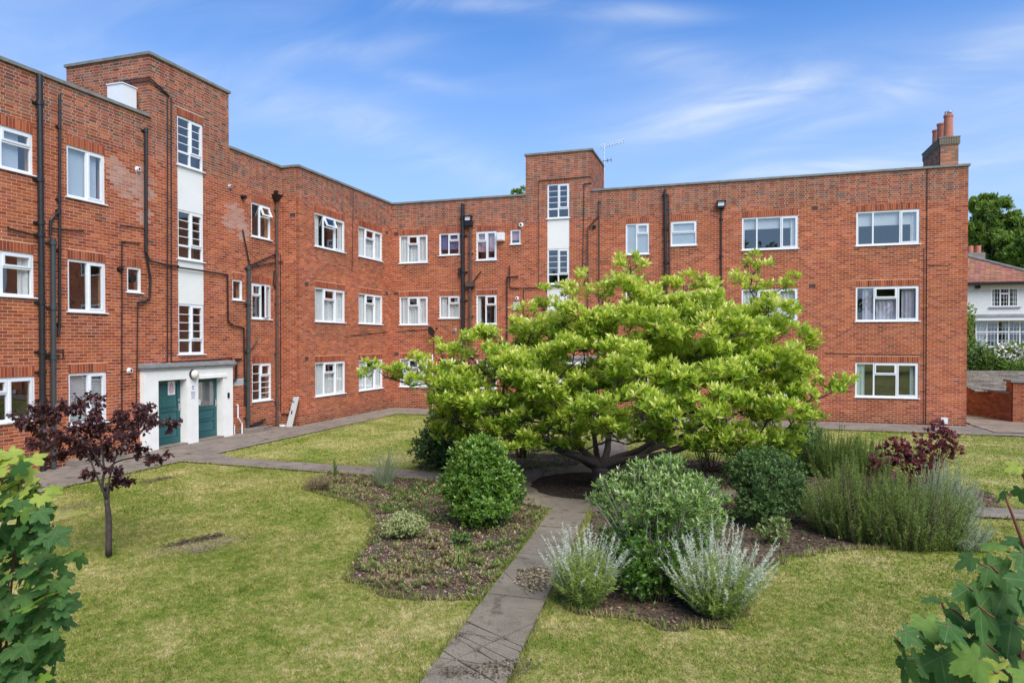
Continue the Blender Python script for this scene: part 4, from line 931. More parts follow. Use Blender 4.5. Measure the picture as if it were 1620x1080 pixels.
# chimneys
def chimney(x0, x1, y0, y1, z0, z1, pots, rr):
    st = MB(); st.box(x0 + .007, x1 - .007, y0 + .007, y1 - .007, z0, z1 - .3); o = st.build('chimney', 'mortar', bld)
    n0 = len(allb); Bs = MB()
    for fc, a, b in ((Face('S', y0), x0, x1), (Face('W', x0), y0 + .004, y1), (Face('E', x1), y0 + .004, y1)):
        k = 0
        while z0 + k * .075 < z1 - .32:
            u = a - (.11 if k % 2 else 0); zz_ = z0 + k * .075
            while u < b:
                ua, ub = max(a, u), min(b, u + .215)
                if ub - ua > .02:
                    c = (PAL if random.random() < .55 else DARK)[random.randrange(4)] * random.uniform(.8, 1.1)
                    c = c * .75 + np.array((.14, .10, .07))
                    q = [fc.P(*w) for w in [(ua, -.09, zz_), (ub, -.09, zz_), (ub, 0, zz_), (ua, 0, zz_), (ua, -.09, zz_ + .065), (ub, -.09, zz_ + .065), (ub, 0, zz_ + .065), (ua, 0, zz_ + .065)]]
                    Bs.add(q, BOXF, tuple(c))
                u += .225
            k += 1
    e = .04; w = .075
    for fc, a, b in ((Face('S', y0 - e), x0 - e, x1 + e), (Face('W', x0 - e), y0 - e + .005, y1 + e), (Face('E', x1 + e), y0 - e + .005, y1 + e)):
        n = int((b - a) / w)
        for i in range(n): Bs.add([fc.P(*q) for q in [(a + i * w, -.1, z1 - .27), (a + (i + 1) * w - .01, -.1, z1 - .27), (a + (i + 1) * w - .01, 0, z1 - .27), (a + i * w, 0, z1 - .27), (a + i * w, -.1, z1 - .045), (a + (i + 1) * w - .01, -.1, z1 - .045), (a + (i + 1) * w - .01, 0, z1 - .045), (a + i * w, 0, z1 - .045)]], BOXF, (.20, .17, .12))
    Bs.build('brickwork', 'brick', o)
    c = MB(); c.box(x0 - .02, x1 + .02, y0 - .02, y1 + .02, z1 - .30, z1 - .055); c.box(x0 - .05, x1 + .05, y0 - .05, y1 + .05, z1 - .04, z1); c.build('chimney_cap', 'coping', o)
    for (px, py, h) in pots:
        p_ = MB(); tube(p_, [(px, py, z1), (px, py, z1 + h * .12), (px, py, z1 + h * .13), (px, py, z1 + h * .9), (px, py, z1 + h * .91), (px, py, z1 + h)], [rr * 1.12, rr * 1.1, rr, rr * .92, rr * 1.04, rr * 1.04], 16); p_.build('chimney_pot', 'terracotta', o)
    return o
ch = chimney(7.10, 7.66, 27.65, 29.9, T - .1, 10.12, [(7.42, 27.95, .84), (7.36, 28.55, .72), (7.4, 29.3, .7)], .15)
m_ = MB()
for k in range(4): q = R(45 + k * 90); tube(m_, [(7.42 + .12 * math.cos(q), 27.95 + .12 * math.sin(q), 10.9), (7.42 + .12 * math.cos(q), 27.95 + .12 * math.sin(q), 11.1)], .012, 5)
tube(m_, [(7.42, 27.95, 11.04), (7.42, 27.95, 11.09)], .13, 12); m_.build('chimney_cowl', 'metal', ch)
cc = at(1435, 262, 31)
ch = chimney(cc.x - .28, cc.x + .28, cc.y, cc.y + 1.2, T - .1, 10.45, [(cc.x, cc.y + .3, .40), (cc.x - .05, cc.y + .8, .36)], .14)
# leaning board
lb = empty('leaning_board', 'pale marked board leaning on the brick wall near the downpipe', 'board'); g0 = G(461, 679); m_ = MB()
bx, by = g0; yy = YB - .03
def lean(a, z): return (a, yy - .28 * (1 - z / 1.05) - .02, z)
x0 = XB - .30; m_.v = []; pts = [(x0, 0), (x0 + .24, 0), (x0 + .34, 1.02), (x0 + .12, 1.0)]
f0 = [lean(a, z) for a, z in pts]; f1 = [(p_[0], p_[1] + .02, p_[2]) for p_ in f0]; m_.add(f0 + f1, [(0, 1, 2, 3), (7, 6, 5, 4), (0, 4, 5, 1), (1, 5, 6, 2), (2, 6, 7, 3), (3, 7, 4, 0)]); m_.build('board', 'signgrey', lb)
for (a, z, w, h) in ((x0 + .10, .82, .08, .04), (x0 + .03, .55, .05, .05), (x0 + .12, .42, .05, .12)):
    m_ = MB(); q = [(p_[0], p_[1] - .004, p_[2]) for p_ in (lean(a, z), lean(a + w, z), lean(a + w, z + h), lean(a, z + h))]; m_.add(q, [(0, 1, 2, 3)]); m_.build('marking', 'black', lb)
# gully cover, plinth blocks at stacks
m_ = MB(); gx, gy = G(439, 672); tube(m_, [(XA + .2, 19.88, 0.005), (XA + .2, 19.88, .05)], .11, 16); m_.build('gully_cover', 'signwhite', bld)
for (ya, yb, dx) in ((12.0, 13.4, .32), (17.95, 19.0, .42)): m_ = MB(); m_.box(XA + .003, XA + dx, ya, yb, 0, .13); m_.build('concrete_plinth', 'path2', bld)
# small grey meter box low at the right end
m_ = MB(); u, z = onY(1493, 665, YC); fC.box(m_, u - .1, u + .1, 0, .09, z - .1, z + .1); m_.build('meter_box', 'signwhite', bld)

# ------------------------------------------------------------------ trees and shrubs
def pads_to_leaves(pads, per_m2, top_only=True, wig=.25):
    """pads: (centre, rx, ry, rz). Returns sprig positions, outward normals and a height-in-pad value"""
    Ps, Ns_, hs = [], [], []
    for (c, rx, ry, rz) in pads:
        area = 4 * math.pi * ((rx * ry) ** 1.6 / 3 + (rx * rz) ** 1.6 / 3 + (ry * rz) ** 1.6 / 3) ** (1 / 1.6)
        n = int(area * per_m2); d = rnd_dir(n)
        if top_only:
            flip = (d[:, 2] < -.15) & (rng.random(n) < .75); d[flip, 2] *= -1
        rr = 1 - np.abs(rng.normal(0, .22, n)); lump = 1 + wig * np.sin(d[:, 0] * 5 + c[0] * 7) * np.cos(d[:, 1] * 6 + c[1] * 5)
        p = np.array(c)[None] + d * np.array([rx, ry, rz])[None] * (rr * lump)[:, None]
        nr = d / np.array([rx, ry, rz]); nr /= np.linalg.norm(nr, axis=1, keepdims=True)
        Ps.append(p); Ns_.append(nr); hs.append(d[:, 2] * rr)
    return np.concatenate(Ps), np.concatenate(Ns_), np.concatenate(hs)
def sprigs(P, Nn, h, k, L, up=.6, spread=(.5, 1.25), jl=.3, tint0=.35, tinth=.3):
    """k leaves radiating from each sprig tip"""
    n = len(P); A = Nn * (1 - up) + np.array([0, 0, 1.0]) * up + rng.normal(0, .25, (n, 3)); A /= np.linalg.norm(A, axis=1, keepdims=True)
    t = np.cross(A, rnd_dir(n)); t /= np.linalg.norm(t, axis=1, keepdims=True); b = np.cross(A, t)
    PP, DD, UU, SS, TT = [], [], [], [], []
    base = rng.normal(0, .12, n)
    for i in range(k):
        az = 2 * math.pi * i / k * 2.4 + rng.uniform(-.4, .4, n); el = spread[0] + (spread[1] - spread[0]) * i / k + rng.normal(0, .12, n)
        side = np.cos(az)[:, None] * t + np.sin(az)[:, None] * b
        D = A * np.cos(el)[:, None] + side * np.sin(el)[:, None]
        PP.append(P - A * (L * .5 * i / k)); DD.append(D); UU.append(A + rng.normal(0, .15, (n, 3))); SS.append(L * rng.uniform(1 - jl, 1 + jl, n))
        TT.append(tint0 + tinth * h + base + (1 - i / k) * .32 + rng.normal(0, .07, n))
    return [np.concatenate(x) for x in (PP, DD, UU, SS, TT)]
def limb(mb, a, b, r0, r1, sag=0, k=5, wob=.06, mids=None):
    a, b = Vector(a), Vector(b); c = [a]
    L_ = (b - a).length
    for q in (mids or []): c.append(Vector(q))
    if not mids:
        for t in (.33, .66): c.append(a.lerp(b, t) + Vector((random.uniform(-wob, wob), random.uniform(-wob, wob), random.uniform(-wob, wob))) * L_ + Vector((0, 0, -sag * math.sin(t * math.pi) * L_)))
    c.append(b); pts = curvepts(c, k); n = len(pts)
    tube(mb, pts, [r0 + (r1 - r0) * (i / (n - 1)) ** .8 for i in range(n)], 7 if r0 > .02 else 4); return pts

# --- the big magnolia
mag = empty('magnolia_tree', 'large spreading lime green magnolia in the round bed at centre', 'tree')
ZT = depth(RC) + .0
# (picture x, y, half width, half height, depth from trunk)
PADS = [(998, 412, 30, 20, .2), (990, 445, 48, 22, .1), (1015, 478, 45, 20, .3), (927, 440, 17, 11, .3), (905, 462, 34, 18, .1), (955, 466, 28, 16, .8), (860, 480, 30, 14, 1.2), (880, 500, 45, 22, -.4), (840, 515, 48, 22, .2),
        (785, 530, 45, 20, .4), (740, 553, 42, 18, .2), (700, 555, 32, 14, .8), (655, 580, 40, 15, -.2), (608, 590, 34, 14, -.3), (690, 605, 45, 18, -.5), (735, 600, 50, 24, .6), (640, 600, 30, 10, .1),
        (770, 640, 60, 26, -.8), (720, 650, 44, 24, -.2), (700, 680, 40, 22, .3), (800, 590, 60, 28, -.3), (830, 560, 55, 26, .8), (830, 650, 60, 28, .6), (870, 620, 60, 28, -1.2), (820, 690, 40, 18, .9), (910, 560, 60, 28, -1.0),
        (960, 520, 70, 28, -.4), (1050, 470, 52, 22, .6), (1085, 450, 36, 16, .9), (1130, 462, 36, 18, 1.1), (1100, 495, 60, 24, .1), (1155, 500, 44, 20, .8), (1040, 520, 62, 26, -.9), (980, 580, 66, 30, -1.7), (1100, 545, 64, 28, -.8),
        (1195, 422, 26, 14, .3), (1185, 448, 32, 16, .1), (1225, 452, 34, 16, .5), (1215, 485, 46, 20, .2), (1250, 500, 34, 14, .8), (1175, 530, 52, 22, -.3), (1225, 530, 48, 20, -.1), (1278, 540, 34, 16, .1), (1262, 572, 48, 22, -.4), (1200, 575, 56, 24, -.9),
        (1326, 610, 34, 13, -.2), (1340, 615, 16, 8, -.2), (1285, 620, 40, 16, -.5), (1245, 610, 52, 22, .3), (1190, 625, 56, 24, .4), (1150, 585, 56, 26, -1.3), (1065, 600, 66, 28, -2.2), (1010, 640, 62, 26, -2.6), (1100, 640, 56, 26, -2.5), (1060, 670, 60, 22, -2.3), (940, 640, 56, 26, -1.9), (900, 670, 46, 20, -1.2),
        (1150, 650, 54, 24, -1.6), (1215, 655, 52, 22, -1.0), (1255, 655, 42, 20, -.3), (1180, 690, 48, 18, -.6), (1230, 690, 46, 18, .1), (1280, 655, 30, 12, .4), (1120, 700, 40, 14, -1.3), (960, 690, 36, 14, -1.4), (870, 700, 30, 12, -.6), (760, 680, 44, 20, .3), (1160, 715, 26, 9, -.5),
        (840, 704, 48, 16, -.9), (893, 712, 30, 10, -1.0), (785, 690, 40, 18, -.6), (965, 676, 46, 13, -2.0), (1045, 692, 44, 13, -2.0), (1112, 708, 40, 13, -1.3), (915, 690, 34, 14, .5), (870, 690, 40, 16, .9), (1020, 690, 30, 10, 1.0), (745, 700, 40, 18, .2), (790, 715, 30, 14, .4), (700, 640, 46, 22, .3), (905, 700, 34, 14, .3), (1005, 690, 40, 14, -2.0), (1090, 700, 40, 14, .2), (1190, 715, 44, 14, -.2), (1240, 715, 40, 14, .3), (1150, 680, 50, 20, -1.6), (950, 600, 60, 26, .9), (1050, 560, 60, 26, 1.4), (900, 520, 50, 22, 1.2), (1150, 560, 60, 26, 1.3), (1000, 500, 50, 22, 1.5), (830, 610, 50, 24, 1.4), (1200, 500, 40, 18, 1.3)]
pads = []
for (x, y, w, h, dz) in PADS:
    z = ZT + dz * .95; c = at(x, y, z); s = 1 / ppm(z); rx, rz = w * s, h * s
    pads.append((tuple(c), rx * 1.0, rx * .9, rz * 1.25))
for k in range(60):                                # the inner crown
    x = random.uniform(690, 1270); top_y = 470 + abs(x - 1030) * .30 if x < 1030 else 460 + max(0, x - 1200) * .9
    y = random.uniform(top_y + 25, 690 - abs(x - 980) * .05); z = ZT + random.uniform(-.9, 1.6); c = at(x, y, z); s = 1 / ppm(z)
    pads.append((tuple(c), random.uniform(34, 58) * s, random.uniform(30, 50) * s, random.uniform(16, 28) * s))
for k in range(22):                                # the far side of the crown
    a = random.uniform(.1, math.pi - .1); rr = random.uniform(1.5, 4.0); hgt = 4.0 - .32 * rr - random.uniform(0, 1.9)
    pads.append(((RC[0] + math.cos(a) * rr, RC[1] + .6 + math.sin(a) * rr * .8, hgt), random.uniform(.45, .75), random.uniform(.45, .7), random.uniform(.2, .34)))
subp = []
for (c, rx, ry, rz) in pads:                       # break each pad into smaller tufts
    n = max(4, int(rx * ry * 19))
    for _ in range(n):
        d = rnd_dir(1)[0]; q = random.uniform(.3, .95)
        subp.append(((c[0] + d[0] * rx * q, c[1] + d[1] * ry * q, c[2] + d[2] * rz * q - .05 * rz + .12 * (1 - abs(d[0]))), rx * random.uniform(.26, .42), ry * random.uniform(.26, .42), max(.09, rz * random.uniform(.32, .6))))
P_, N_, h_ = pads_to_leaves(subp, 56, True); print('magnolia sprigs', len(P_))
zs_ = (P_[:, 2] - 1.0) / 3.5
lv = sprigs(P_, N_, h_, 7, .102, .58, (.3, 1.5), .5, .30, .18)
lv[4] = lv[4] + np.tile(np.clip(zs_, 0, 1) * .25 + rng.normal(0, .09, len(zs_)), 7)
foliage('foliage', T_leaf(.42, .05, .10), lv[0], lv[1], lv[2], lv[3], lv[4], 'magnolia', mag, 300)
wd = MB(); tx, ty = G(948, 772); base = Vector((tx, ty - .0, 0))
fork = base + Vector((.02, 0, .42))
tube(wd, curvepts([base + Vector((0, 0, -.05)), base + Vector((.01, 0, .18)), fork], 4), [.20, .17, .155, .15, .15, .15, .16, .17, .17][:9], 10)
mains = []
MAIN = [((935, 735), -.1, (900, 712), -.4, (860, 690), -.8, .095), ((975, 725), -.2, (1010, 712), -.5, (1045, 690), -1.0, .10), ((1000, 722), 0, (1030, 700), .1, (1045, 640), .2, .11), ((960, 715), .2, (965, 670), .4, (975, 600), .5, .09),
        ((925, 715), .3, (880, 670), .6, (850, 610), .8, .09), ((1000, 720), .3, (1080, 690), .8, (1150, 640), 1.0, .10), ((985, 728), -.4, (1060, 715), -1.0, (1130, 690), -1.5, .08), ((930, 728), -.4, (860, 700), -.6, (790, 640), -.4, .085), ((945, 725), .5, (940, 690), 1.4, (930, 640), 2.2, .08)]
nodes = []
for (p1, d1, p2, d2, p3, d3, r) in MAIN:
    q = [fork] + [at(*p, ZT + d) for p, d in ((p1, d1), (p2, d2), (p3, d3))]; pts = curvepts(q, 5); n = len(pts)
    tube(wd, pts, [r + (.04 - r) * i / (n - 1) for i in range(n)], 8); nodes += [(p_, r + (.04 - r) * i / (n - 1)) for i, p_ in enumerate(pts) if i > 3]
order = sorted(pads, key=lambda p_: (Vector(p_[0]) - fork).length)
for (c, rx, ry, rz) in order:
    tgt = Vector(c) - Vector((0, 0, rz * .4)); best = min(nodes, key=lambda n_: (n_[0] - tgt).length + max(0, n_[0].z - tgt.z) * 1.5)
    r0 = min(.045, best[1] * .8); pts = limb(wd, best[0], tgt, r0, .014, .05, 4, .07)
    nodes += [(p_, .02 + (r0 - .02) * (1 - i / len(pts))) for i, p_ in enumerate(pts) if i > 2]
    for _ in range(4):
        d = rnd_dir(1)[0]; e = tgt + Vector((d[0] * rx * .8, d[1] * ry * .8, abs(d[2]) * rz * .9)); limb(wd, pts[-3], e, .010, .004, 0, 3, .1)
wd.build('trunk', 'darkbark', mag, True)

# --- purple plum sapling
plum = empty('plum_tree', 'young purple leaved plum tree with slender stem on left lawn', 'tree')
pb = Vector((*G(172, 878), 0)); pz = depth(pb)
PP_ = [(60, 655, 34, 14, 0), (95, 650, 30, 16, .2), (130, 642, 24, 12, .3), (150, 628, 12, 9, 0), (152, 650, 20, 14, -.3), (150, 680, 34, 20, 0), (105, 690, 34, 20, -.3), (60, 682, 22, 12, .2), (72, 700, 22, 10, -.2), (190, 668, 30, 18, .2),
       (215, 652, 26, 14, 0), (245, 662, 24, 12, -.2), (232, 642, 16, 8, .3), (268, 672, 14, 9, 0), (200, 695, 30, 16, -.2), (130, 715, 30, 14, .2), (95, 722, 22, 9, .1), (170, 712, 26, 14, .3), (225, 712, 20, 9, 0), (255, 722, 22, 8, .1), (140, 752, 16, 8, -.2), (185, 762, 14, 8, .1), (205, 760, 10, 6, .2), (180, 742, 10, 8, 0), (30, 665, 10, 8, .1)]
pp = []
for (x, y, w, h, dz) in PP_:
    z = pz + dz; s = 1 / ppm(z); pp.append((tuple(at(x, y, z)), w * s * 1.2, w * s * .9 + .05, h * s * 1.25))
PL, DL, UL, SL, TL = [], [], [], [], []
wd = MB(); fk = at(168, 790, pz); tube(wd, curvepts([pb, pb + Vector((.01, 0, .5)), fk], 4), [.040, .038, .036, .035, .034, .033, .032, .030, .028], 8)
top = at(165, 745, pz); tube(wd, curvepts([fk, at(162, 768, pz), top], 3), .022, 6, .016)
nodes = [(p_, .02) for p_ in curvepts([fk, at(162, 768, pz), top, at(150, 690, pz)], 4)]
for c in [[fk, at(150, 745, pz - .1), at(135, 715, pz - .1), at(100, 690, pz - .2)], [fk, at(176, 745, pz), at(190, 710, pz + .1), at(215, 680, pz)], [at(165, 750, pz), at(185, 730, pz + .2), at(225, 722, pz + .1), at(262, 722, pz)], [top, at(160, 700, pz), at(152, 640, pz)], [top, at(130, 690, pz + .1), at(80, 665, pz + .1)]]:
    pts = curvepts(c, 4); tube(wd, pts, .016, 6, .006); nodes += [(p_, .01) for p_ in pts]
for (c, rx, ry, rz) in pp:
    best = min(nodes, key=lambda n_: (n_[0] - Vector(c)).length); pts = limb(wd, best[0], Vector(c), .008, .004, 0, 3, .08); nodes += [(p_, .006) for p_ in pts]
    area = rx * ry + rx * rz; nsub = max(4, int(area * 80))
    for _ in range(nsub):
        d = rnd_dir(1)[0]; e = Vector(c) + Vector((d[0] * rx, d[1] * ry, d[2] * rz)); limb(wd, Vector(c), e, .004, .002, -.1, 3, .1)
        for k in range(random.randint(20, 30)):
            t = random.uniform(.25, 1.05); q = Vector(c).lerp(e, t) + Vector(rnd_dir(1)[0]) * .03
            dd = Vector(rnd_dir(1)[0]) + Vector((0, 0, -.45)); PL.append(q); DL.append(dd.normalized()); UL.append(Vector((0, 0, 1)) + Vector(rnd_dir(1)[0]) * .6); SL.append(random.uniform(.045, .08)); TL.append(random.betavariate(2, 2.2))
foliage('foliage', T_oval(.62, .12), PL, DL, UL, SL, TL, 'plum', plum, 300)
wd.build('trunk', 'darkbark', plum, True)
stk = MB(); tube(stk, [pb + Vector((-.055, .03, 0)), pb + Vector((-.05, .03, .98))], .030, 8); stk.build('stake', 'stake', plum)
stk = MB(); tube(stk, [pb + Vector((-.02, .015, .90)), pb + Vector((-.02, .015, .93))], .066, 10); stk.build('tie', 'black', plum)

# --- generic shrub from lumps
def shrub(name, label, cat, cx, cy, lumps, per, k, L, mat, tpl, up=.4, spread=(.4, 1.3), stem=.012, tint0=.3, tinth=.25, single=0, stemmat='twig', group=None, wig=.25, skirt=True, nstem=None, core=True):
    t_ = empty(name, label, cat, group); ps = [((cx + a, cy + b, c), rx, ry, rz) for (a, b, c, rx, ry, rz) in lumps]
    P, Nn, h = pads_to_leaves(ps, per, False, wig); keep = P[:, 2] > .04; P, Nn, h = P[keep], Nn[keep], h[keep]
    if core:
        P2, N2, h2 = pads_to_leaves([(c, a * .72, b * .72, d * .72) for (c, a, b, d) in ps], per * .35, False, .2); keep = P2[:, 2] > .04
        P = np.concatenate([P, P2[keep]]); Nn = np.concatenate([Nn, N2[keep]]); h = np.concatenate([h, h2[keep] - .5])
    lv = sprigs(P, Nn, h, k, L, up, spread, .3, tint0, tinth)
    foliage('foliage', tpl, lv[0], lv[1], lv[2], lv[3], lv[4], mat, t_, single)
    w = MB(); n = nstem or max(12, len(ps) * 6)
    for i in range(n):
        c, rx, ry, rz = random.choice(ps); d = rnd_dir(1)[0]; e = Vector(c) + Vector((d[0] * rx * .85, d[1] * ry * .85, abs(d[2]) * rz * .85))
        limb(w, (cx + random.uniform(-.12, .12), cy + random.uniform(-.12, .12), -.02), e, stem, stem * .3, 0, 3, .06)
    w.build('stems', stemmat, t_, True); return t_
def lump(px, py, z, w, h, dep=None):
    c = at(px, py, z); s = 1 / ppm(z); return c, w * s, (dep if dep else w * s), h * s
def shrub_px(name, label, cat, base, lumps, *a, **k):
    cx, cy = G(*base); z0 = depth((cx, cy)); ls = []
    for (x, y, w, h, dz) in lumps:
        c, rx, ry, rz = lump(x, y, z0 + dz, w, h); ls.append((c.x - cx, c.y - cy, c.z, rx, ry * .95, rz))
    return shrub(name, label, cat, cx, cy, ls, *a, **k)
shrub_px('laurel_bush', 'rounded bright green laurel bush beside the path bend', 'bush', (762, 828), [(762, 752, 56, 56, 0), (758, 728, 44, 38, 0), (735, 765, 40, 42, .1), (790, 768, 38, 42, 0), (764, 795, 58, 36, -.1), (755, 702, 20, 12, 0)], 240, 6, .068, 'laurel', T_leaf(.45, .05, .1), .5, (.35, 1.35), tint0=.34, tinth=.12, single=250, wig=.22)
shrub_px('evergreen_bush', 'dark glossy bush under the left side of the magnolia', 'bush', (700, 742), [(695, 712, 40, 32, 0), (715, 690, 34, 26, .3), (680, 700, 26, 26, .1), (735, 700, 30, 30, .5), (705, 665, 30, 20, .5)], 150, 6, .075, 'darkleaf', T_leaf(.42, .05, .1), .5, tint0=.3, tinth=.15)
shrub_px('evergreen_bush', 'dense dark bush between the grey-green shrub and the rosemary', 'bush', (1210, 828), [(1212, 765, 52, 44, 0), (1180, 745, 34, 34, .2), (1245, 760, 36, 40, .2), (1205, 800, 50, 26, -.1), (1262, 790, 26, 26, .1), (1210, 728, 40, 22, .4)], 300, 6, .048, 'darkleaf', T_leaf(.4, .05, .1), .45, tint0=.38, tinth=.15)
shrub_px('olive_shrub', 'tall loose grey-green shrub in front of the magnolia trunk', 'shrub', (1040, 940), [(1040, 790, 56, 44, .1), (1000, 800, 46, 40, .2), (1085, 800, 48, 40, 0), (1050, 750, 42, 26, .3), (985, 765, 26, 22, .4), (1095, 770, 30, 24, .3), (1110, 830, 34, 30, .2), (1012, 738, 20, 12, .3), (1058, 728, 24, 12, .3), (960, 765, 20, 10, .2), (1120, 765, 22, 10, .2), (940, 790, 14, 8, .3), (1140, 815, 16, 10, .1), (1130, 790, 22, 14, .2), (955, 790, 22, 14, .3)],
         150, 6, .058, 'olive', T_leaf(.36, .05, .1), .5, tint0=.36, tinth=.2, stemmat='greystem')
shrub_px('evergreen_bush', 'low dark green bush wedged between the two silver plants', 'bush', (1035, 945), [(1030, 870, 62, 44, .1), (1010, 910, 44, 32, 0), (1065, 905, 50, 36, .1), (980, 860, 34, 40, .3), (1090, 860, 40, 36, .3)], 190, 6, .052, 'laurel', T_leaf(.5, .05, .1), .45, tint0=.12, tinth=.12)
shrub_px('euonymus_plant', 'small pale green plant at the foot of the dark round bush', 'plant', (1222, 858), [(1225, 838, 22, 16, 0), (1240, 828, 14, 10, .1), (1205, 840, 12, 10, 0)], 160, 5, .05, 'varieg', T_leaf(.55, .05, .1), .5, tint0=.05, tinth=.15)
shrub_px('variegated_plant', 'low cream and green spotted plant on left bed', 'plant', (640, 850), [(640, 830, 34, 16, 0), (620, 835, 22, 12, 0), (662, 832, 18, 12, .1), (637, 818, 20, 9, 0)], 420, 5, .032, 'varieg', T_leaf(.55, .05, .1), .5, tint0=.35, tinth=.3)
shrub_px('thin_shrub', 'sparse twiggy shrub behind the laurel bush', 'shrub', (826, 722), [(826, 690, 26, 26, 0), (815, 665, 20, 18, .2), (840, 700, 18, 16, 0)], 34, 3, .07, 'olive', T_leaf(.4, .05, .1), .4, tint0=.1, tinth=.1, nstem=40, core=False)
shrub_px('thin_shrub', 'sparse leafy shrub in the gap right of the magnolia trunk', 'shrub', (1120, 745), [(1120, 705, 30, 26, 0), (1100, 690, 22, 20, .2), (1290, 700, 1, 1, 0)], 40, 3, .07, 'olive', T_leaf(.4, .05, .1), .4, tint0=.05, tinth=.1, nstem=40, core=False)
shrub_px('evergreen_bush', 'green bush under right edge of magnolia crown behind dark bush', 'bush', (1262, 748), [(1262, 705, 34, 30, 0), (1240, 725, 30, 24, .1), (1282, 690, 22, 26, .3), (1222, 700, 30, 20, .4)], 90, 5, .07, 'darkleaf', T_leaf(.45, .05, .1), .4, tint0=.5, tinth=.2)
shrub_px('hollyhock_plant', 'small dark leafy tuft on left bed near the laurel', 'plant', (728, 862), [(728, 853, 17, 9, 0)], 220, 5, .06, 'darkleaf', T_leaf(.5, .05, .1), .4, tint0=.4)

# --- needle shrubs: many upright shoots clothed in needles
def shoots(name, label, cat, cx, cy, n, spread_r, h0, h1, lean, mat, nl=.028, step=.012, tint0=.4, fan=False, dry=0, leafw=.12, single_stem=.0025, stemmat='twig', group=None, tip=.25, radial=4, base_h=.0, lean_pow=1):
    t_ = empty(name, label, cat, group); PP, DD, UU, SS, TT = [], [], [], [], []; w = MB(); dr = []
    rt = .35 if radial == 4 else .72
    for i in range(n):
        a = random.uniform(0, 2 * math.pi); r = spread_r * math.sqrt(random.random()); bx, by = cx + r * rt * math.cos(a), cy + r * rt * math.sin(a)
        hgt = random.uniform(h0, h1) * (1 - (.25 if radial == 4 else .42) * (r / spread_r) ** 2) * (1 if radial == 4 else (.86 + .14 * math.sin(a * 3 + cx))); tx, ty = cx + r * math.cos(a) * lean, cy + r * math.sin(a) * lean
        p0 = Vector((bx, by, 0)); p2 = Vector((tx, ty, hgt)); p1 = p0.lerp(p2, .5) + Vector((random.uniform(-.05, .05), random.uniform(-.05, .05), .03))
        pts = curvepts([p0, p1, p2], 3); tube(w, pts, single_stem * 1.6, 4, single_stem * .5, cap=False)
        Ln = sum((pts[j + 1] - pts[j]).length for j in range(len(pts) - 1)); m = int(Ln / step); isdry = random.random() < dry
        for j in range(m):
            t = (j + random.random()) / m
            if t < base_h: continue
            f_ = t * (len(pts) - 1); q = int(min(f_, len(pts) - 2)); s_ = f_ - q; pos = pts[q].lerp(pts[q + 1], s_); dv = (pts[q + 1] - pts[q]).normalized()
            for _ in range(radial // 2):
                rd = rnd_dir(1)[0]; d = np.array(dv) * random.uniform(.5, 1.0) + rd * .75
                PP.append(tuple(pos)); DD.append(d); UU.append(rnd_dir(1)[0]); SS.append(nl * random.uniform(.7, 1.25) * (1.1 - .4 * t)); TT.append(-1 if isdry else tint0 + tip * t + random.gauss(0, .13))
    PP, DD, UU, SS, TT = map(np.array, (PP, DD, UU, SS, TT))
    g = TT >= -.9
    foliage('foliage', T_needle(leafw), PP[g], DD[g], UU[g], SS[g], TT[g], mat, t_)
    if (~g).any(): foliage('dry_foliage', T_needle(leafw), PP[~g], DD[~g], UU[~g], SS[~g], rng.random((~g).sum()), 'brownneedle', t_)
    w.build('stems', stemmat, t_); return t_
def near(x, y, dy=0): a = G(x, y); return a[0], a[1] + dy
shoots('artemisia_plant', 'silvery spiky plant at the path edge, left of two', 'plant', *near(925, 950), 78, .54, .55, .95, 1.05, 'silver', .042, .011, .55, leafw=.22, stemmat='greystem', group=None, tip=.5, base_h=.30)
shoots('artemisia_plant', 'silvery spiky plant by the lawn edge, right of two', 'plant', *near(1130, 962), 105, .68, .6, 1.06, 1.05, 'silver', .044, .011, .55, leafw=.22, stemmat='greystem', tip=.5, base_h=.30)
for (x, y, r, lab) in ((925, 952, .36, 'yellow green ferny growth at the base of left silver plant'), (1130, 965, .46, 'yellow green ferny growth at the base of right silver plant')):
    shoots('wormwood_plant', lab, 'plant', *near(x, y, -.06), 240, r * 1.0, .30, .66, 1.1, 'artgreen', .055, .012, .55, leafw=.22, stemmat='greystem', tip=.3)
shoots('rosemary_bush', 'large upright rosemary bush, its left end beside dark bush', 'bush', *near(1365, 852, .35), 680, .88, .4, 1.38, 1.0, 'rosemary', .042, .014, .42, leafw=.2, dry=.10, radial=6)
shoots('rosemary_bush', 'large bushy rosemary in the middle of the right bed', 'bush', *near(1445, 862, .3), 680, .84, .35, 1.30, 1.05, 'rosemary', .042, .014, .5, leafw=.2, dry=.12, radial=6)
shoots('lavender_bush', 'pale grey-green bush at the right end behind the rosemary', 'bush', *near(1505, 830, .35), 320, .55, .4, 1.2, 1.0, 'silver', .038, .015, .1, leafw=.2, stemmat='greystem', tip=.35, radial=6)
shoots('lavender_bush', 'low pale grey-green bush at the right tip of bed', 'bush', *near(1515, 862, .05), 260, .44, .2, .62, 1.15, 'silver', .036, .014, .12, leafw=.2, stemmat='greystem', tip=.4, radial=6)
shoots('rosemary_bush', 'dark rosemary bush behind, under right edge of magnolia', 'bush', *near(1318, 752, .2), 440, .85, .4, 1.25, 1.0, 'rosemary', .055, .02, .22, leafw=.2, radial=6)
shoots('rosemary_bush', 'wide dark rosemary bush further right near smoke bush', 'bush', *near(1365, 750, .3), 340, .7, .3, 1.0, 1.05, 'rosemary', .055, .02, .3, leafw=.2, radial=6)
shoots('broom_plant', 'small spiky grey-green plant by the cross path on left', 'plant', *near(608, 768), 90, .36, .5, .85, 1.1, 'rosemary', .035, .014, .3, leafw=.13, stemmat='greystem')
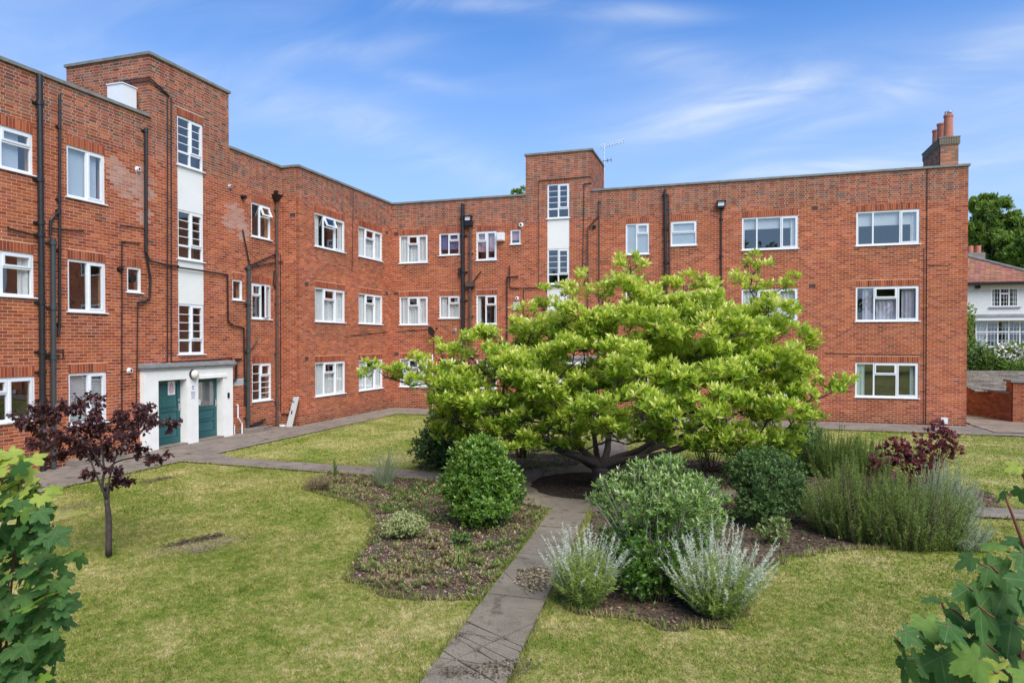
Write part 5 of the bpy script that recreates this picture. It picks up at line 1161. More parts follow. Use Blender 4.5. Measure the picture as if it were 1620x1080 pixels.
shoots('dead_grass_tuft', 'small tuft of orange brown dead grass at bed tip', 'plant', *near(503, 775), 70, .2, .18, .32, 1.5, 'drygrass', .06, .02, .5, leafw=.08, stemmat='twig')
shoots('willowherb_plant', 'slender bright green weed beside the brown grass tuft', 'plant', *near(530, 755), 7, .08, .3, .5, 1.2, 'weed', .06, .012, .6, leafw=.2)

# --- burgundy smoke bush
sb = shrub_px('smoke_bush', 'burgundy smoke bush rising above the rosemary', 'bush', (1462, 772), [(1478, 700, 30, 16, 0), (1480, 678, 16, 14, 0), (1420, 712, 26, 14, .1), (1400, 728, 20, 10, 0), (1450, 722, 32, 14, .1), (1508, 712, 16, 12, 0), (1440, 735, 30, 12, .1), (1410, 700, 14, 9, .1), (1495, 690, 16, 12, 0), (1390, 738, 16, 9, .1)], 44, 6, .07, 'smoke', T_oval(.75, .1), .4, stem=.012, stemmat='redstem', tint0=.35, tinth=.3, nstem=50, core=False)

# --- sycamore leaves close to the camera
def maple(name, label, base, z0, tips, size, single=300, stem_r=.012, depthj=.15):
    t_ = empty(name, label, 'tree'); w = MB(); PL, DL, UL, SL, TL = [], [], [], [], []
    for (x, y, dz, tint, sc) in tips:
        p = at(x, y, z0 + dz); hang = Vector((random.uniform(-1, .8), random.uniform(-.9, .3), random.uniform(-.75, .0))).normalized()
        L_ = size * sc; PL.append(p); DL.append(hang); UL.append(Vector((random.uniform(-.55, .55), -.45 + random.uniform(-.45, .45), .95)).normalized()); SL.append(L_); TL.append(tint)
        st = p + (Vector((-.5, .5, -.5)) if base else Vector((.75, .2, -.6))) * L_ * random.uniform(.3, .6)
        wk = w if base else MB(); limb(wk, p + hang * L_ * .03, st, .0022, .0028, 0, 3, .1)
        if not base: wk.build('leaf_stalk', 'redstem', t_, True)
    foliage('foliage', T_maple(), PL, DL, UL, SL, TL, 'maple', t_, single)
    if w.v: w.build('leaf_stalks', 'redstem', t_, True)['kind'] = 'stuff'
    return t_
tips = []
def edge_left(y):                                   # right outline of the sapling in the picture
    pts = [(700, 20), (720, 45), (760, 72), (800, 92), (850, 104), (880, 118), (900, 116), (940, 112), (1000, 110), (1080, 96)]
    for (a, b), (c, d) in zip(pts, pts[1:]):
        if a <= y <= c: return b + (d - b) * (y - a) / (c - a)
    return 60
for k in range(760):
    y = random.uniform(712, 1130); x = random.uniform(-120, edge_left(min(y, 1080)) - 12)
    young = .93 if (y < 790 and random.random() < .6) else (.86 if random.random() < .08 else random.uniform(.08, .72))
    tips.append((x, y, random.uniform(-.25, .35) + (.1 if y < 780 else 0), young, random.uniform(.6, 1.1)))
tips += [(125, 876, 0, .6, .9), (118, 872, -.1, .72, .8), (12, 712, 0, .97, .9), (50, 722, 0, .95, .9), (60, 760, 0, .97, .8), (78, 770, 0, .92, .8), (38, 790, -.1, .96, .8), (72, 942, -.25, .86, .9), (58, 955, -.25, .86, .9), (88, 938, -.2, .9, .7), (100, 905, 0, .5, .9), (95, 980, 0, .4, 1), (105, 948, .1, .35, .9)]
msap = maple('sycamore_sapling', 'sycamore sapling close up at the left edge, yellow at its top', 1, 3.0, tips, .125)
w = MB()
tb = at(-30, 1200, 3.15); tb.z = 0
for (x, y) in ((8, 700), (30, 770), (-30, 740), (20, 870), (0, 900), (-60, 850)): limb(w, tb, at(x, y + 25, 3.1), .02, .004, 0, 5, .03)
w.build('trunk', 'redstem', msap, True)
tips = [(1540, 880, .1, .6, .6), (1580, 860, .15, .86, .6), (1560, 1040, .1, .55, .9), (1500, 1040, .1, .7, .8), (1415, 1010, .02, .6, .45), (1428, 996, .0, .45, .6), (1436, 1042, 0, .35, .75), (1470, 1060, .05, .3, .8), (1500, 960, .1, .3, .9), (1530, 925, .05, .35, .8), (1560, 890, .1, .45, .8), (1545, 955, 0, .25, 1.15), (1462, 975, .05, .84, .7), (1440, 990, .05, .4, .65), (1495, 985, -.02, .35, .8), (1487, 1030, 0, .3, .95), (1440, 1035, .02, .45, .65), (1530, 1010, .05, .3, 1.0), (1575, 1000, .1, .35, 1.2), (1610, 985, .05, .3, 1.2),
        (1552, 1040, -.1, .86, .8), (1585, 1060, -.1, .9, .8), (1610, 1055, -.1, .86, .7), (1600, 900, .1, .55, .9), (1580, 905, .15, .5, .7), (1612, 870, .1, .4, .9), (1560, 930, .2, .85, .6), (1590, 935, .1, .45, .8), (1615, 930, 0, .4, 1.0),
        (1508, 1075, 0, .3, 1.1), (1560, 1085, .05, .25, 1.3), (1610, 1090, 0, .2, 1.3), (1460, 1085, .05, .4, .8), (1600, 1025, .15, .2, 1.3), (1520, 1050, .15, .25, 1.0), (1480, 945, .12, .62, .5), (1590, 776, .1, .4, .42), (1616, 772, .1, .35, .45), (1612, 735, .1, .9, .4), (1622, 728, .1, .7, .4), (1618, 855, .15, .45, .6), (1632, 885, .1, .45, .7), (1640, 915, 0, .35, 1.0), (1470, 1000, .1, .45, .6), (1520, 1000, .1, .4, .7), (1550, 1010, 0, .5, .7), (1650, 1000, -.05, .35, 1.3), (1650, 1080, 0, .3, 1.3), (1590, 970, .2, .3, 1.1), (1560, 975, .25, .35, .9), (1570, 1110, -.1, .3, 1.2), (1500, 1120, 0, .3, 1.2), (1630, 960, .1, .3, 1.2)]
msap2 = maple('sycamore_branch', 'sycamore tree top with big dark leaves at lower right corner', None, 1.75, tips, .148)
w = MB(); tb = at(1640, 1250, 1.9); tb.z = 0
for pth_ in ([(1640, 1250), (1570, 1130), (1500, 1060), (1455, 990)], [(1640, 1250), (1590, 1090), (1510, 990), (1490, 950)], [(1660, 1250), (1620, 1060), (1600, 960), (1575, 920)], [(1680, 1200), (1650, 950), (1620, 860), (1590, 780)], [(1680, 1100), (1655, 850), (1625, 760), (1612, 738)]):
    pts = curvepts([at(x, y + 4, 1.86) for x, y in pth_], 4); tube(w, pts, .008, 6, .003)
limb(w, tb, at(1650, 1235, 1.87), .03, .012, 0, 4, .02); w.build('trunk', 'redstem', msap2, True)

# ------------------------------------------------------------------ beyond the building on the right
HY = 42.0; hs_ = empty('white_house', 'white rendered house with red tiled hipped roof behind the brick wall', 'house')
fH = Face('S', HY); hx0, hx1 = 8.2, 15.7; ez = 5.98
m_ = MB()
winH = (13.18, 14.42, 4.72 - .0, 5.70); 
mortarH = [winH]
def wallholes(mb, fc, u0, u1, z0, z1, ops): mortar(mb, fc, u0, u1, z0, z1, ops, 0)
wallholes(m_, fH, hx0, hx1, 4.3, ez, [winH]); Face('E', hx1).quad(m_, HY, HY + 8, 0, 0, ez); Face('W', hx0).quad(m_, HY, HY + 8, 0, 0, ez); m_.build('wall', 'houserender', hs_)
m_ = MB(); wallholes(m_, fH, hx0, hx1, 0, 4.3, [(12.45, 15.5, 2.55, 4.0)]); m_.build('lower_wall', 'brick', hs_) if False else obj('lower_wall', m_.v, m_.f, 'brick', hs_, [(.22, .085, .055)] * len(m_.f))
def farwin(u0, u1, z0, z1, n, tr, dd=-.05):
    f = MB(); t = .06; fH.box(f, u0, u1, dd, dd + .05, z1 - t, z1); fH.box(f, u0, u1, dd, dd + .05, z0, z0 + t)
    for i in range(n + 1): u = u0 + (u1 - u0 - t) * i / n; fH.box(f, u, u + t, dd + .001, dd + .051, z0 + t, z1 - t)
    w = f.build('window', 'upvc', hs_); b = MB(); W_ = (u1 - u0) / n
    for i in range(n):
        a = u0 + i * W_; hasv = tr == 'all' or i == 1
        if hasv: zt_ = z1 - (z1 - z0) * (.42 if tr == 'all' else .3); fH.box(b, a + t, a + W_, dd + .005, dd + .045, zt_ - .04, zt_ + .03)
        for q in (1, 2): fH.box(b, a + t + (W_ - t) * q / 3 - .007, a + t + (W_ - t) * q / 3 + .007, dd + .02, dd + .035, z0 + t, z1 - t)
        for q in range(1, 4): zz2 = z0 + (z1 - z0) * q / 4; fH.box(b, a + t, a + W_, dd + .021, dd + .034, zz2 - .007, zz2 + .007)
        g = MB(); fH.quad(g, a + t, a + W_, dd + .01, z0 + t, z1 - t); g.build('glass_pane', 'glass', w)
    b.build('glazing_bar', 'upvc', w)
    s = MB(); fH.box(s, u0 - .1, u1 + .1, -.04, .08, z0 - .07, z0 - .01); s.build('sill', 'lead', w)
    r = MB(); r.add([fH.P(*q) for q in ((u0, -1.2, z0), (u1, -1.2, z0), (u1, -1.2, z1), (u0, -1.2, z1))], [(0, 1, 2, 3)]); r.build('room_interior', 'room', w)
    for (a, b_) in ((u0 + .05, u0 + (u1 - u0) * .18), (u1 - (u1 - u0) * .15, u1 - .05)): curtain_mesh(fH, a, b_, z0, z1, -.14).build('curtain', 'curtain', w)
farwin(*winH, 3, 'mid')
# the bay with its flat canopy
m_ = MB(); fH.box(m_, 12.3, 15.6, .01, .45, 4.18, 4.32); m_.build('canopy', 'lead', hs_)
m_ = MB(); fH.box(m_, 12.35, 15.55, .01, .40, 4.0, 4.178); m_.build('fascia', 'upvc', hs_)
farwin(12.47, 15.5, 2.6, 3.99, 6, 'all', .0)
# hipped tile roof: a slab plus rows of tiles
ap = Vector((12.2, HY + 3.9, 8.1)); e0, e1 = hx0 - .3, hx1 + .35; fy = HY - .35; by_ = HY + 8.3; zr_ = ez + .02; apl = Vector((11.7, HY + 3.9, 8.1)); ape = Vector((12.2, HY + 3.9, 8.1))
V4 = [(e0, fy, zr_), (e1, fy, zr_), (e1, by_, zr_), (e0, by_, zr_), tuple(apl), tuple(ape)]
o = obj('roof', V4, [(0, 1, 5, 4), (1, 2, 5), (2, 3, 4, 5), (3, 0, 4), (3, 2, 1, 0)], 'terracotta', hs_)
tl = MB(); rows = 20
for r_ in range(rows):
    t0, t1 = r_ / rows, (r_ + 1.12) / rows
    xa0, xb0 = e0 + (apl.x - e0) * t0, e1 + (ape.x - e1) * t0; y0_ = fy + (apl.y - fy) * t0; z0_ = zr_ + (8.1 - zr_) * t0; y1_ = fy + (apl.y - fy) * t1; z1_ = zr_ + (8.1 - zr_) * t1
    u = xa0 + (r_ % 2) * .12
    while u < xb0 - .05:
        ue = min(u + .235, xb0); c = np.array((.34, .135, .085)) * random.uniform(.7, 1.2) + np.array((0, random.uniform(0, .04), random.uniform(0, .03)))
        dz = .05; tl.add([(u, y0_ - .02, z0_ + dz), (ue, y0_ - .02, z0_ + dz), (ue, y1_, z1_ + .015), (u, y1_, z1_ + .015), (u, y0_ - .02, z0_ + .01), (ue, y0_ - .02, z0_ + .01)], [(0, 1, 2, 3), (4, 5, 1, 0)], tuple(c)); u += .245
t_o = tl.build('roof_tiles', 'tile', hs_); t_o['kind'] = 'stuff'
m_ = MB(); tube(m_, [(e1, fy, zr_ + .06), tuple(ape + Vector((0, 0, .08)))], .09, 8); tube(m_, [tuple(ape + Vector((0, 0, .08))), tuple(apl + Vector((0, 0, .08)))], .09, 8); tube(m_, [tuple(apl + Vector((0, 0, .08))), (e0, fy, zr_ + .06)], .09, 8); m_.build('ridge_tiles', 'coping', hs_)
m_ = MB(); m_.box(e0, e1, fy - .08, fy, zr_ - .16, zr_ - .03); m_.build('gutter', 'black', hs_)
cp = at(1545, 402, depth((13.2, HY + 5.5))); m_ = MB(); m_.box(cp.x - .55, cp.x + .45, cp.y, cp.y + .8, 7.0, cp.z + .1); hc = m_.build('chimney', 'coping', hs_)
for k in (-.22, .18): p_ = MB(); tube(p_, [(cp.x + k, cp.y + .4, cp.z + .1), (cp.x + k, cp.y + .4, cp.z + .55)], .17, 12); p_.build('chimney_pot', 'terracotta', hc)
vu, vz = onY(1546, 453, HY); m_ = MB(); fH.box(m_, vu - .1, vu + .12, 0, .12, vz - .12, vz + .06); m_.build('alarm_box', 'black', hs_)
# garden wall with pier
gw = empty('garden_wall', 'low red brick garden wall running from the building to a square pier', 'wall')
w0 = np.array([8.75, 32.8]); w1 = np.array([9.72, 28.9]); dv = (w1 - w0) / np.linalg.norm(w1 - w0); nv = np.array([-dv[1], dv[0]]) * -1
if nv[0] > 0: nv = -nv
Lw = np.linalg.norm(w1 - w0); core = MB(); Bk = MB(); Hw = 1.02
def wp(u, d, z): q = w0 + dv * u + nv * d; return (q[0], q[1], z)
core.add([wp(*q) for q in [(0, -.2, 0), (Lw, -.2, 0), (Lw, -.006, 0), (0, -.006, 0), (0, -.2, Hw), (Lw, -.2, Hw), (Lw, -.006, Hw), (0, -.006, Hw)]], BOXF); core.build('wall_core', 'mortar', gw)
k = 0
while k * .075 < Hw - .01:
    u = -.11 if k % 2 else 0
    while u < Lw:
        a, b = max(0, u), min(Lw, u + .215); c = PAL[random.randrange(8)] * np.array((.68, .75, .8)) * random.uniform(.7, 1.05)
        if b - a > .02: Bk.add([wp(*q) for q in [(a, -.09, k * .075 + .005), (b, -.09, k * .075 + .005), (b, 0, k * .075 + .005), (a, 0, k * .075 + .005), (a, -.09, k * .075 + .07), (b, -.09, k * .075 + .07), (b, 0, k * .075 + .07), (a, 0, k * .075 + .07)]], BOXF, tuple(c))
        u += .225
    k += 1
o = Bk.build('brickwork', 'brick', gw); o['kind'] = 'stuff'
cpg = MB(); cpg.add([wp(*q) for q in [(-.02, -.24, Hw + .002), (Lw - .03, -.24, Hw + .002), (Lw - .03, .03, Hw + .002), (-.02, .03, Hw + .002), (-.02, -.24, Hw + .07), (Lw - .03, -.24, Hw + .07), (Lw - .03, .03, Hw + .07), (-.02, .03, Hw + .07)]], BOXF); cpg.build('coping', 'coping', gw)
pc = MB(); Px0, Py0 = G(1602, 668); PW = .62
pc.box(Px0 + .006, Px0 + PW, Py0 + .006, Py0 + PW, 0, 1.44); pc.build('pier_core', 'mortar', gw)
Bk = MB()
for fc, a, b in ((Face('S', Py0), Px0, Px0 + PW), (Face('W', Px0), Py0 + .004, Py0 + PW)):
    k = 0
    while k * .075 < 1.43:
        u = a - (.11 if k % 2 else 0)
        while u < b:
            ua, ub = max(a, u), min(b, u + .215); c = PAL[random.randrange(8)] * np.array((.8, .85, .9)) * random.uniform(.75, 1.1)
            if ub - ua > .02: Bk.add([fc.P(*q) for q in [(ua, -.09, k * .075 + .005), (ub, -.09, k * .075 + .005), (ub, 0, k * .075 + .005), (ua, 0, k * .075 + .005), (ua, -.09, k * .075 + .07), (ub, -.09, k * .075 + .07), (ub, 0, k * .075 + .07), (ua, 0, k * .075 + .07)]], BOXF, tuple(c))
            u += .225
        k += 1
o = Bk.build('pier_brickwork', 'brick', gw); o['kind'] = 'stuff'
m_ = MB(); m_.box(Px0 - .08, Px0 + PW + .08, Py0 - .08, Py0 + PW + .08, 1.442, 1.53); m_.build('pier_cap', 'coping', gw)
# outbuilding with grey slab roof behind the wall
ob = empty('outbuilding', 'low outbuilding with weathered grey slab roof behind the garden wall', 'shed')
m_ = MB(); m_.box(9.95, 17, 30.2, 36.4, 0, .98); m_.build('wall', 'brick', ob) if False else obj('wall', m_.v, m_.f, 'brick', ob, [(.25, .10, .07)] * len(m_.f))
sl = MB(); rows = 16
sl2 = MB(); sl2.add([(8.95, 30.1, 1.0), (17, 30.1, 1.0), (17, 36.5, 1.55), (8.95, 36.5, 1.55)], [(0, 1, 2, 3)]); sl2.build('roof_deck', 'roof', ob)
for r_ in range(rows):
    t0, t1 = r_ / rows, (r_ + 1.1) / rows; u = 8.95 - (r_ % 2) * .2
    while u < 17:
        w = random.uniform(.3, .5); c = np.array((.24, .215, .175)) * random.uniform(.65, 1.2)
        sl.add([(max(8.95, u), 30.1 + 6.4 * t0, 1.05 + .55 * t0), (u + w - .02, 30.1 + 6.4 * t0, 1.05 + .55 * t0), (u + w - .02, 30.1 + 6.4 * t1, 1.01 + .55 * t1), (max(8.95, u), 30.1 + 6.4 * t1, 1.01 + .55 * t1), (max(8.95, u), 30.1 + 6.4 * t0, 1.0 + .55 * t0), (u + w - .02, 30.1 + 6.4 * t0, 1.0 + .55 * t0)], [(0, 1, 2, 3), (4, 5, 1, 0)], tuple(c)); u += w
o = sl.build('roof_slabs', 'slate', ob); o['kind'] = 'stuff'
# hedge and garden shrubs beyond
def far_bush(name, label, cat, x, y, z, w, h, mat, L, per, n=1, **k):
    c = at(x, y, z); s = 1 / ppm(z); rx, rz = w * s, h * s
    return shrub(name, label, cat, c.x, c.y, [(0, 0, max(rz, c.z), rx, rx * .8, rz), (rx * .5, .3, c.z - rz * .3, rx * .6, rx * .6, rz * .8), (-rx * .5, .2, c.z - rz * .3, rx * .6, rx * .6, rz * .8), (0, 0, c.z * .5, rx * .9, rx * .8, c.z * .5)], per, 5, L, mat, T_leaf(.5, .05, .1), .4, **k)
far_bush('hedge', 'clipped dark green hedge against the right end of building', 'hedge', 1540, 562, 33.6, 24, 26, 'darkleaf', .13, 36, tint0=.55, tinth=.2)
far_bush('climbing_shrub', 'light green climbing shrub beside the white house corner', 'shrub', 1530, 512, 35.2, 11, 34, 'treeleaf', .14, 36, tint0=.8)
far_bush('garden_shrub', 'mid green shrub below the bay window', 'shrub', 1566, 574, 33.2, 20, 16, 'treeleaf', .12, 40, tint0=.3)
far_bush('garden_shrub', 'green leafy shrub at right edge below flowers', 'shrub', 1602, 582, 33.0, 26, 14, 'treeleaf', .12, 40, tint0=.4)
fbz = 34.0; fl = far_bush('flowering_shrub', 'shrub covered in white flowers under the bay window', 'shrub', 1600, 560, fbz, 28, 20, 'treeleaf', .12, 40, tint0=.55)
PF, DF, UF, SF = [], [], [], []
c0 = at(1595, 558, fbz)
for k in range(70):
    q = at(random.uniform(1574, 1624), random.uniform(540, 572), fbz - .72 + random.uniform(-.1, .2))
    for j in range(7): PF.append(q); DF.append(rnd_dir(1)[0]); UF.append(rnd_dir(1)[0]); SF.append(.09)
foliage('flowers', T_oval(.8), PF, DF, UF, SF, np.ones(len(PF)), 'white_flower', fl)

def far_tree(label, x, y, z, blobs, L=.34, per=5, mat='treeleaf', tint0=.3, group=None):
    t_ = empty('broadleaf_tree', label, 'tree', group); c = at(x, y, z); s = 1 / ppm(z); ps = []
    for (bx, by, w, h, dz) in blobs:
        q = at(bx, by, z + dz); ps.append((tuple(q), w * s, w * s * .9, h * s))
    sub = []
    for (q, rx, ry, rz) in ps:
        for _ in range(7):
            d = rnd_dir(1)[0]; f_ = random.uniform(.4, .9); sub.append(((q[0] + d[0] * rx * f_, q[1] + d[1] * ry * f_, q[2] + d[2] * rz * f_), rx * random.uniform(.3, .5), ry * random.uniform(.3, .5), rz * random.uniform(.28, .45)))
    P, Nn, h = pads_to_leaves(sub, per, True); lv = sprigs(P, Nn, h, 6, L, .4, (.4, 1.4), .3, tint0, .25)
    foliage('crown', T_leaf(.55, .05, .1), *lv, mat, t_)
    w = MB(); b = Vector((c.x, c.y, 0)); tube(w, [b, Vector((c.x, c.y, c.z * .6))], .45, 8, .28)
    for (q, rx, ry, rz) in ps: limb(w, Vector((c.x, c.y, c.z * random.uniform(.4, .6))), q, .18, .05, 0, 4, .05)
    w.build('trunk', 'bark', t_, True)
far_tree('tall full green tree just right of the building behind the house', 1575, 420, 66, [(1560, 345, 30, 34, 0), (1545, 385, 26, 34, 1), (1590, 372, 32, 26, 0), (1575, 410, 40, 30, 2), (1610, 400, 30, 30, -2), (1570, 320, 18, 14, 0), (1545, 330, 14, 14, 2), (1555, 360, 34, 30, 3), (1580, 400, 44, 34, 3), (1600, 350, 20, 20, 1)], per=16, tint0=.5)
far_tree('broad green tree reaching in from the right edge behind the roof', 1660, 420, 62, [(1630, 390, 36, 30, 0), (1665, 360, 40, 36, 0), (1640, 425, 44, 26, 0), (1690, 400, 40, 40, 0), (1720, 380, 40, 44, 1), (1620, 420, 30, 20, 2)], per=14, tint0=.4)
far_tree('leafy treetop showing over the roof left of the centre tower', 822, 360, 60, [(822, 302, 12, 9, 0), (826, 320, 20, 14, 0), (822, 345, 30, 20, 0)], per=8, L=.3, tint0=.55)
# trees behind the camera, seen mirrored in the windows
def back_tree(x, y, h, r, label):
    t_ = empty('broadleaf_tree', label, 'tree', 'trees behind the camera'); sub = []
    for _ in range(36):
        d = rnd_dir(1)[0]; f_ = random.uniform(.3, .95); sub.append(((x + d[0] * r * f_, y + d[1] * r * f_, h * .62 + d[2] * h * .33 * f_), r * .33, r * .33, h * .11))
    P, Nn, hh = pads_to_leaves(sub, 1.3, True); lv = sprigs(P, Nn, hh, 5, .5, .4, (.4, 1.4), .3, .15, .2)
    foliage('crown', T_leaf(.6, .05, .1), *lv, 'treeleaf', t_); w = MB(); tube(w, [(x, y, 0), (x, y, h * .6)], .4, 8, .2); w.build('trunk', 'bark', t_, True)
for a in ((-6, -22, 13, 5.5, 'broad tree behind the viewpoint, a little to the left'), (6, -26, 15, 6.5, 'tallest tree behind the viewpoint, a little to the right'), (17, -20, 12, 5.5, 'tree behind the viewpoint, far to the right'), (26, 4, 13, 6, 'tree beyond the right of the garden, level with the near lawn'), (27, 18, 14, 6, 'tree beyond the right of the garden, level with the rosemary bed'), (-17, -18, 12, 5, 'tree behind the viewpoint, far to the left')): back_tree(*a)

# ------------------------------------------------------------------ grass, litter, weeds
def scatter(poly_, n):
    xs = [p_[0] for p_ in poly_]; ys_ = [p_[1] for p_ in poly_]; X = rng.uniform(min(xs), max(xs), n); Y = rng.uniform(min(ys_), max(ys_), n); k = inside(poly_, X, Y); return X[k], Y[k]
np_path = [(npx(1, -1), 1), (npx(1, 1), 1), (npx(11.9, 1), 11.9), (npx(11.9, -1), 11.9)]
masks = [path_w, path_e, path_n, ring, bed_sw, bed_se, bed_nw, bed_ne, np_path, drive]
def fbm(X, Y):
    return np.sin(X * 3.1 + 1.7 * np.sin(Y * 2.3)) * np.cos(Y * 2.7 + 1.3 * np.sin(X * 1.9)) * .5 + np.sin(X * 9.3 + Y * 4.1) * np.sin(Y * 8.7 - X * 3.3) * .3
def grass(n, ylo, yhi, xlo, xhi, L, w):
    X = rng.uniform(xlo, xhi, n); Y = rng.uniform(ylo, yhi, n); k = np.ones(n, bool)
    for m_ in masks: k &= ~inside(m_, X, Y)
    dz = -X * math.sin(YAW) + Y * math.cos(YAW); lat = (X * math.cos(YAW) + Y * math.sin(YAW)) / np.maximum(dz, .1); k &= (dz > 3) & (np.abs(lat) < 1.1)
    X, Y = X[k], Y[k]; n = len(X); P = np.stack([X, Y, np.full(n, -.032)], 1); D = rng.normal(0, .75, (n, 3)); D[:, 2] = 1
    U = rnd_dir(n); S = L * rng.uniform(.55, 1.3, n) * (1 + .35 * fbm(X, Y)); t = np.clip(rng.normal(.45, .22, n) + .1 * fbm(X * 2, Y * 2), 0, 1)
    return P, D, U, S, t, w
gs = [grass(520000, 4.2, 9.0, -10.5, 7.5, .034, .24), grass(330000, 9.0, 14.5, -14, 12, .038, .34), grass(170000, 14.5, 25, -13, 14, .042, .45)]
for i, g in enumerate(gs):
    o = foliage('grass', T_needle(g[5]), g[0], g[1], g[2], g[3], g[4], 'blade')
    meta(o, ('short patchy lawn grass nearest the camera', 'patchy lawn grass in the middle of the garden', 'lawn grass beyond the cross paths')[i], 'grass', kind='stuff')
# longer tufts along edges
EX, EY, n = [], [], 0
for pl in (bed_sw, bed_se, np_path, path_e, [(LX, 2), (LX, 13.35), (-4.6, 13.1)], [(-4.6, 13.95), (LX + .9, 14.15), (LX, LY), (XE, LY)]):
    for a, b in zip(pl, pl[1:] + (pl[:1] if len(pl) > 3 else [])):
        Ld = math.hypot(b[0] - a[0], b[1] - a[1]); m_ = int(Ld * 190); t = rng.random(m_); EX.append(a[0] + (b[0] - a[0]) * t + rng.normal(0, .03, m_)); EY.append(a[1] + (b[1] - a[1]) * t + rng.normal(0, .03, m_))
X = np.concatenate(EX); Y = np.concatenate(EY)
k = np.ones(len(X), bool)
for m_ in (path_w, ring): k &= ~inside(m_, X, Y)
kk = ~inside(np_path, X, Y) | (rng.random(len(X)) < .3); k &= kk & ((Y < 12) | (rng.random(len(X)) < .6)); X, Y = X[k], Y[k]; n = len(X)
D = rng.normal(0, .4, (n, 3)); D[:, 2] = 1
o = foliage('grass', T_needle(.14), np.stack([X, Y, np.full(n, -.01)], 1), D, rnd_dir(n), rng.uniform(.05, .10, n), rng.uniform(.1, .6, n), 'blade'); meta(o, 'longer grass growing along the bed and path edges', 'grass', kind='stuff')
# leaf litter and bark chips
def litter(poly_, n, sc, cols, label, zz=-.012):
    X, Y = scatter(poly_, n); n = len(X); P = np.stack([X, Y, np.full(n, zz) + rng.random(n) * .015], 1); D = rnd_dir(n); D[:, 2] *= .25; U = np.tile([0, 0, 1.0], (n, 1)) + rng.normal(0, .35, (n, 3))
    V, F = T_leaf(.55, .1, .15); Rm = frames(D, U); S = sc * rng.uniform(.4, 1.3, n); vv = np.einsum('nij,vj->nvi', Rm, V) * S[:, None, None] + P[:, None, :]
    ff = F[None] + (np.arange(n) * len(V))[:, None, None]; c = np.array(cols)[rng.integers(0, len(cols), n)] * rng.uniform(.6, 1.25, (n, 1))
    o = obj('leaf_litter', vv.reshape(-1, 3), ff.reshape(-1, 3), 'litter', None, np.repeat(c, len(F), axis=0)); meta(o, label, 'leaf litter', kind='stuff')
BR = [(.22, .14, .085), (.30, .20, .13), (.14, .085, .055), (.38, .28, .19), (.24, .12, .07), (.07, .05, .035), (.42, .36, .28)]
litter(bed_sw, 30000, .04, BR, 'brown dead leaves and twigs on the left bed')
litter(bed_se, 20000, .045, BR[:3] + [(.07, .05, .035)] * 3, 'dark bark chips and leaves on right bed')
litter(bed_ne, 6000, .06, BR[:5], 'reddish leaf litter on the bed behind the tree'); litter(bed_nw, 2500, .06, BR[:3] + [(.07, .05, .035)] * 3, 'dark litter under the left side of the tree')
litter(tree_bed, 3500, .035, [(.06, .045, .03), (.10, .075, .05), (.04, .03, .022), (.05, .06, .03)], 'dark mulch in the round bed at the tree foot', .014)
litter(ring, 2200, .03, BR[:3], 'scattered fallen leaves on the ring path', .012)
brk = [G(820, 905), G(868, 900), G(870, 930), G(845, 945), G(815, 925)]
litter(brk, 1500, .045, [(.30, .24, .15), (.38, .31, .20), (.20, .16, .10), (.10, .09, .04)], 'sandy rubble on the broken patch of the path', .03)
brk2 = [G(690, 1078), G(700, 1060), G(830, 1045), G(860, 1050), G(825, 1080)]
litter(brk2, 900, .03, [(.07, .055, .03), (.12, .10, .05), (.25, .2, .14)], 'moss and grit on near end of the path', .03)
bare = [G(238, 862), G(262, 850), G(330, 838), G(385, 838), G(350, 856), G(300, 872), G(262, 878)]
def soft_litter(px, py, px2, py2, wid, n, sc, cols, label):
    a_, b_ = np.array(G(px, py)), np.array(G(px2, py2)); t = rng.beta(1.6, 1.6, n); q = a_[None] + (b_ - a_)[None] * t[:, None] + rng.normal(0, wid, (n, 2)) * (.4 + np.sin(t * 9 + px)[:, None] ** 2)
    P = np.column_stack([q, rng.uniform(-.028, -.008, n)]); D = rnd_dir(n); D[:, 2] *= .2; U = np.tile([0, 0, 1.0], (n, 1)) + rng.normal(0, .3, (n, 3))
    V, F = T_leaf(.3, .1, .1); Rm = frames(D, U); S = sc * rng.uniform(.4, 1.5, n); vv = np.einsum('nij,vj->nvi', Rm, V) * S[:, None, None] + P[:, None, :]
    ff = F[None] + (np.arange(n) * len(V))[:, None, None]; c = np.array(cols)[rng.integers(0, len(cols), n)] * rng.uniform(.6, 1.25, (n, 1))
    meta(obj('leaf_litter', vv.reshape(-1, 3), ff.reshape(-1, 3), 'litter', None, np.repeat(c, len(F), axis=0)), label, 'leaf litter', kind='stuff')
soft_litter(245, 872, 395, 846, .17, 5000, .024, [(.46, .38, .24), (.38, .30, .18), (.30, .24, .14)], 'dry straw coloured thatch around the worn patch on left lawn')
soft_litter(265, 862, 352, 843, .06, 1500, .045, [(.05, .04, .035), (.09, .06, .045), (.16, .11, .07)], 'dark burnt twigs in the worn patch on left lawn')
soft_litter(300, 872, 340, 862, .05, 700, .03, [(.32, .27, .20), (.22, .18, .13)], 'pale grit in the worn patch on left lawn')
soft_litter(225, 762, 275, 752, .10, 1200, .03, [(.10, .07, .05), (.2, .15, .1)], 'brown scuffed patch on left lawn near the path')
soft_litter(90, 805, 150, 792, .16, 1500, .022, [(.44, .35, .2), (.36, .28, .16)], 'straw coloured worn patch on left lawn behind the sapling')
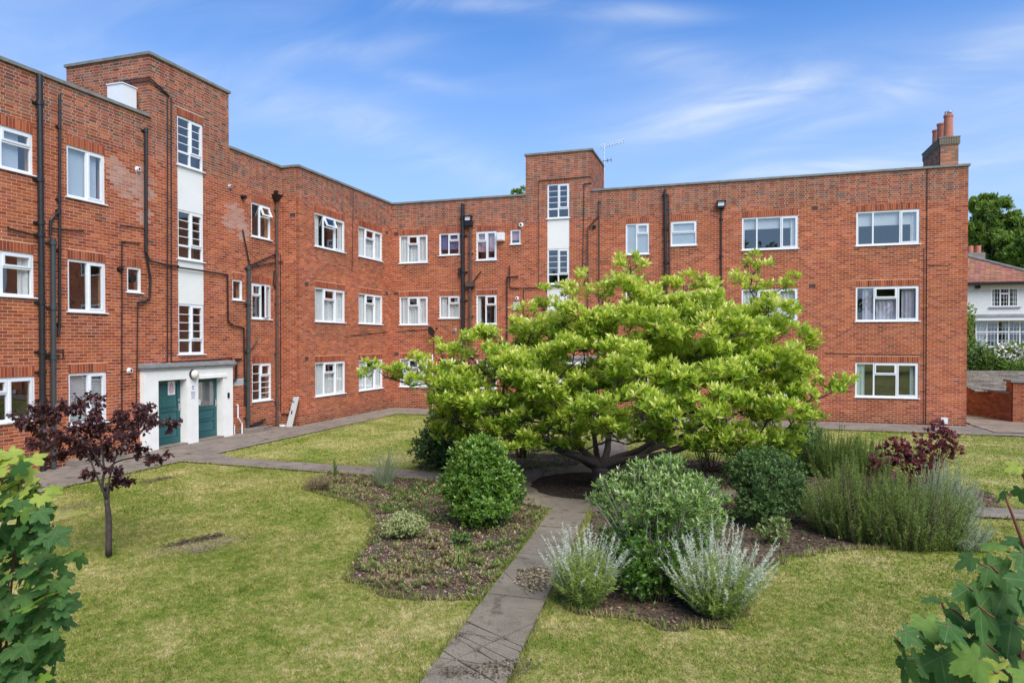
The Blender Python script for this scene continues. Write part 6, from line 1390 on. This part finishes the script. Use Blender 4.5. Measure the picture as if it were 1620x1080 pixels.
# small weeds on the left bed
def weeds(poly_, n, L, mat, label, k=7, up=.5, tint=.4, spread=(.5, 1.4)):
    X, Y = scatter(poly_, n); d = fbm(X * 1.6, Y * 1.6) + rng.normal(0, .25, len(X)); kx = d > .05; X, Y = X[kx], Y[kx]; n = len(X)
    P = np.stack([X, Y, rng.uniform(-.01, .07, n)], 1); Nn = np.tile([0, 0, 1.0], (n, 1)); lv = sprigs(P, Nn, np.zeros(n), k, L, up, spread, .35, tint, 0)
    meta(foliage('weeds', T_leaf(.38, .05, .12), *lv, mat), label, 'weeds', kind='stuff')
weeds(bed_sw, 4200, .042, 'weed', 'low green weeds spread over the left bed')
weeds(bed_sw, 2600, .06, 'drygrass', 'dry straw coloured growth on the left bed', tint=.5)
tuf = [G(*q) for q in ((560, 905), (600, 868), (690, 850), (740, 880), (745, 925), (650, 935), (590, 928))]
weeds(tuf, 1300, .055, 'drygrass', 'tan fluffy dry grass at front of the left bed', k=9, up=.75, tint=.65, spread=(.2, .9))
weeds(tuf, 500, .06, 'weed', 'green shoots among the tan dry grass', k=6, up=.7, tint=.6, spread=(.2, .9))
gc = [G(*q) for q in ((590, 800), (600, 765), (690, 765), (720, 800), (700, 830), (610, 815))]
weeds(gc, 1800, .05, 'weed', 'low green ground cover at the back of left bed', k=6, tint=.35)
tip = [G(*q) for q in ((488, 772), (520, 755), (590, 760), (590, 785), (540, 785))]
weeds(tip, 500, .06, 'drygrass', 'dry stalks at the pointed tip of left bed', k=6, up=.7, tint=.5, spread=(.2, 1.0)); weeds(tip, 300, .06, 'weed', 'pale green weeds at the pointed tip of left bed', tint=.7)
near_edge = [G(*q) for q in ((765, 945), (868, 812), (840, 812), (750, 900), (735, 945))]
weeds(near_edge, 500, .05, 'weed', 'bright weeds along the path edge of the left bed', tint=.6)
weeds(bed_se, 1100, .045, 'weed', 'scattered weeds on the right bed', tint=.3)
weeds(bed_ne, 350, .08, 'weed', 'low growth on the bed behind the tree', tint=.3); weeds(bed_nw, 300, .08, 'weed', 'low growth on the bed left of tree', tint=.2)
clump = [G(*q) for q in ((720, 870), (790, 860), (800, 895), (730, 905))]; weeds(clump, 420, .05, 'weed', 'green weed clump beneath the laurel bush', tint=.45)
dg = 0
for m_ in {o.data for o in bpy.data.objects if o.type == 'MESH'}: dg += sum(1 for _ in ()) or len(m_.loops) - 2 * len(m_.polygons)
print('TRIS', dg); print('objects', len(bpy.data.objects), 'bricks', len(allb))
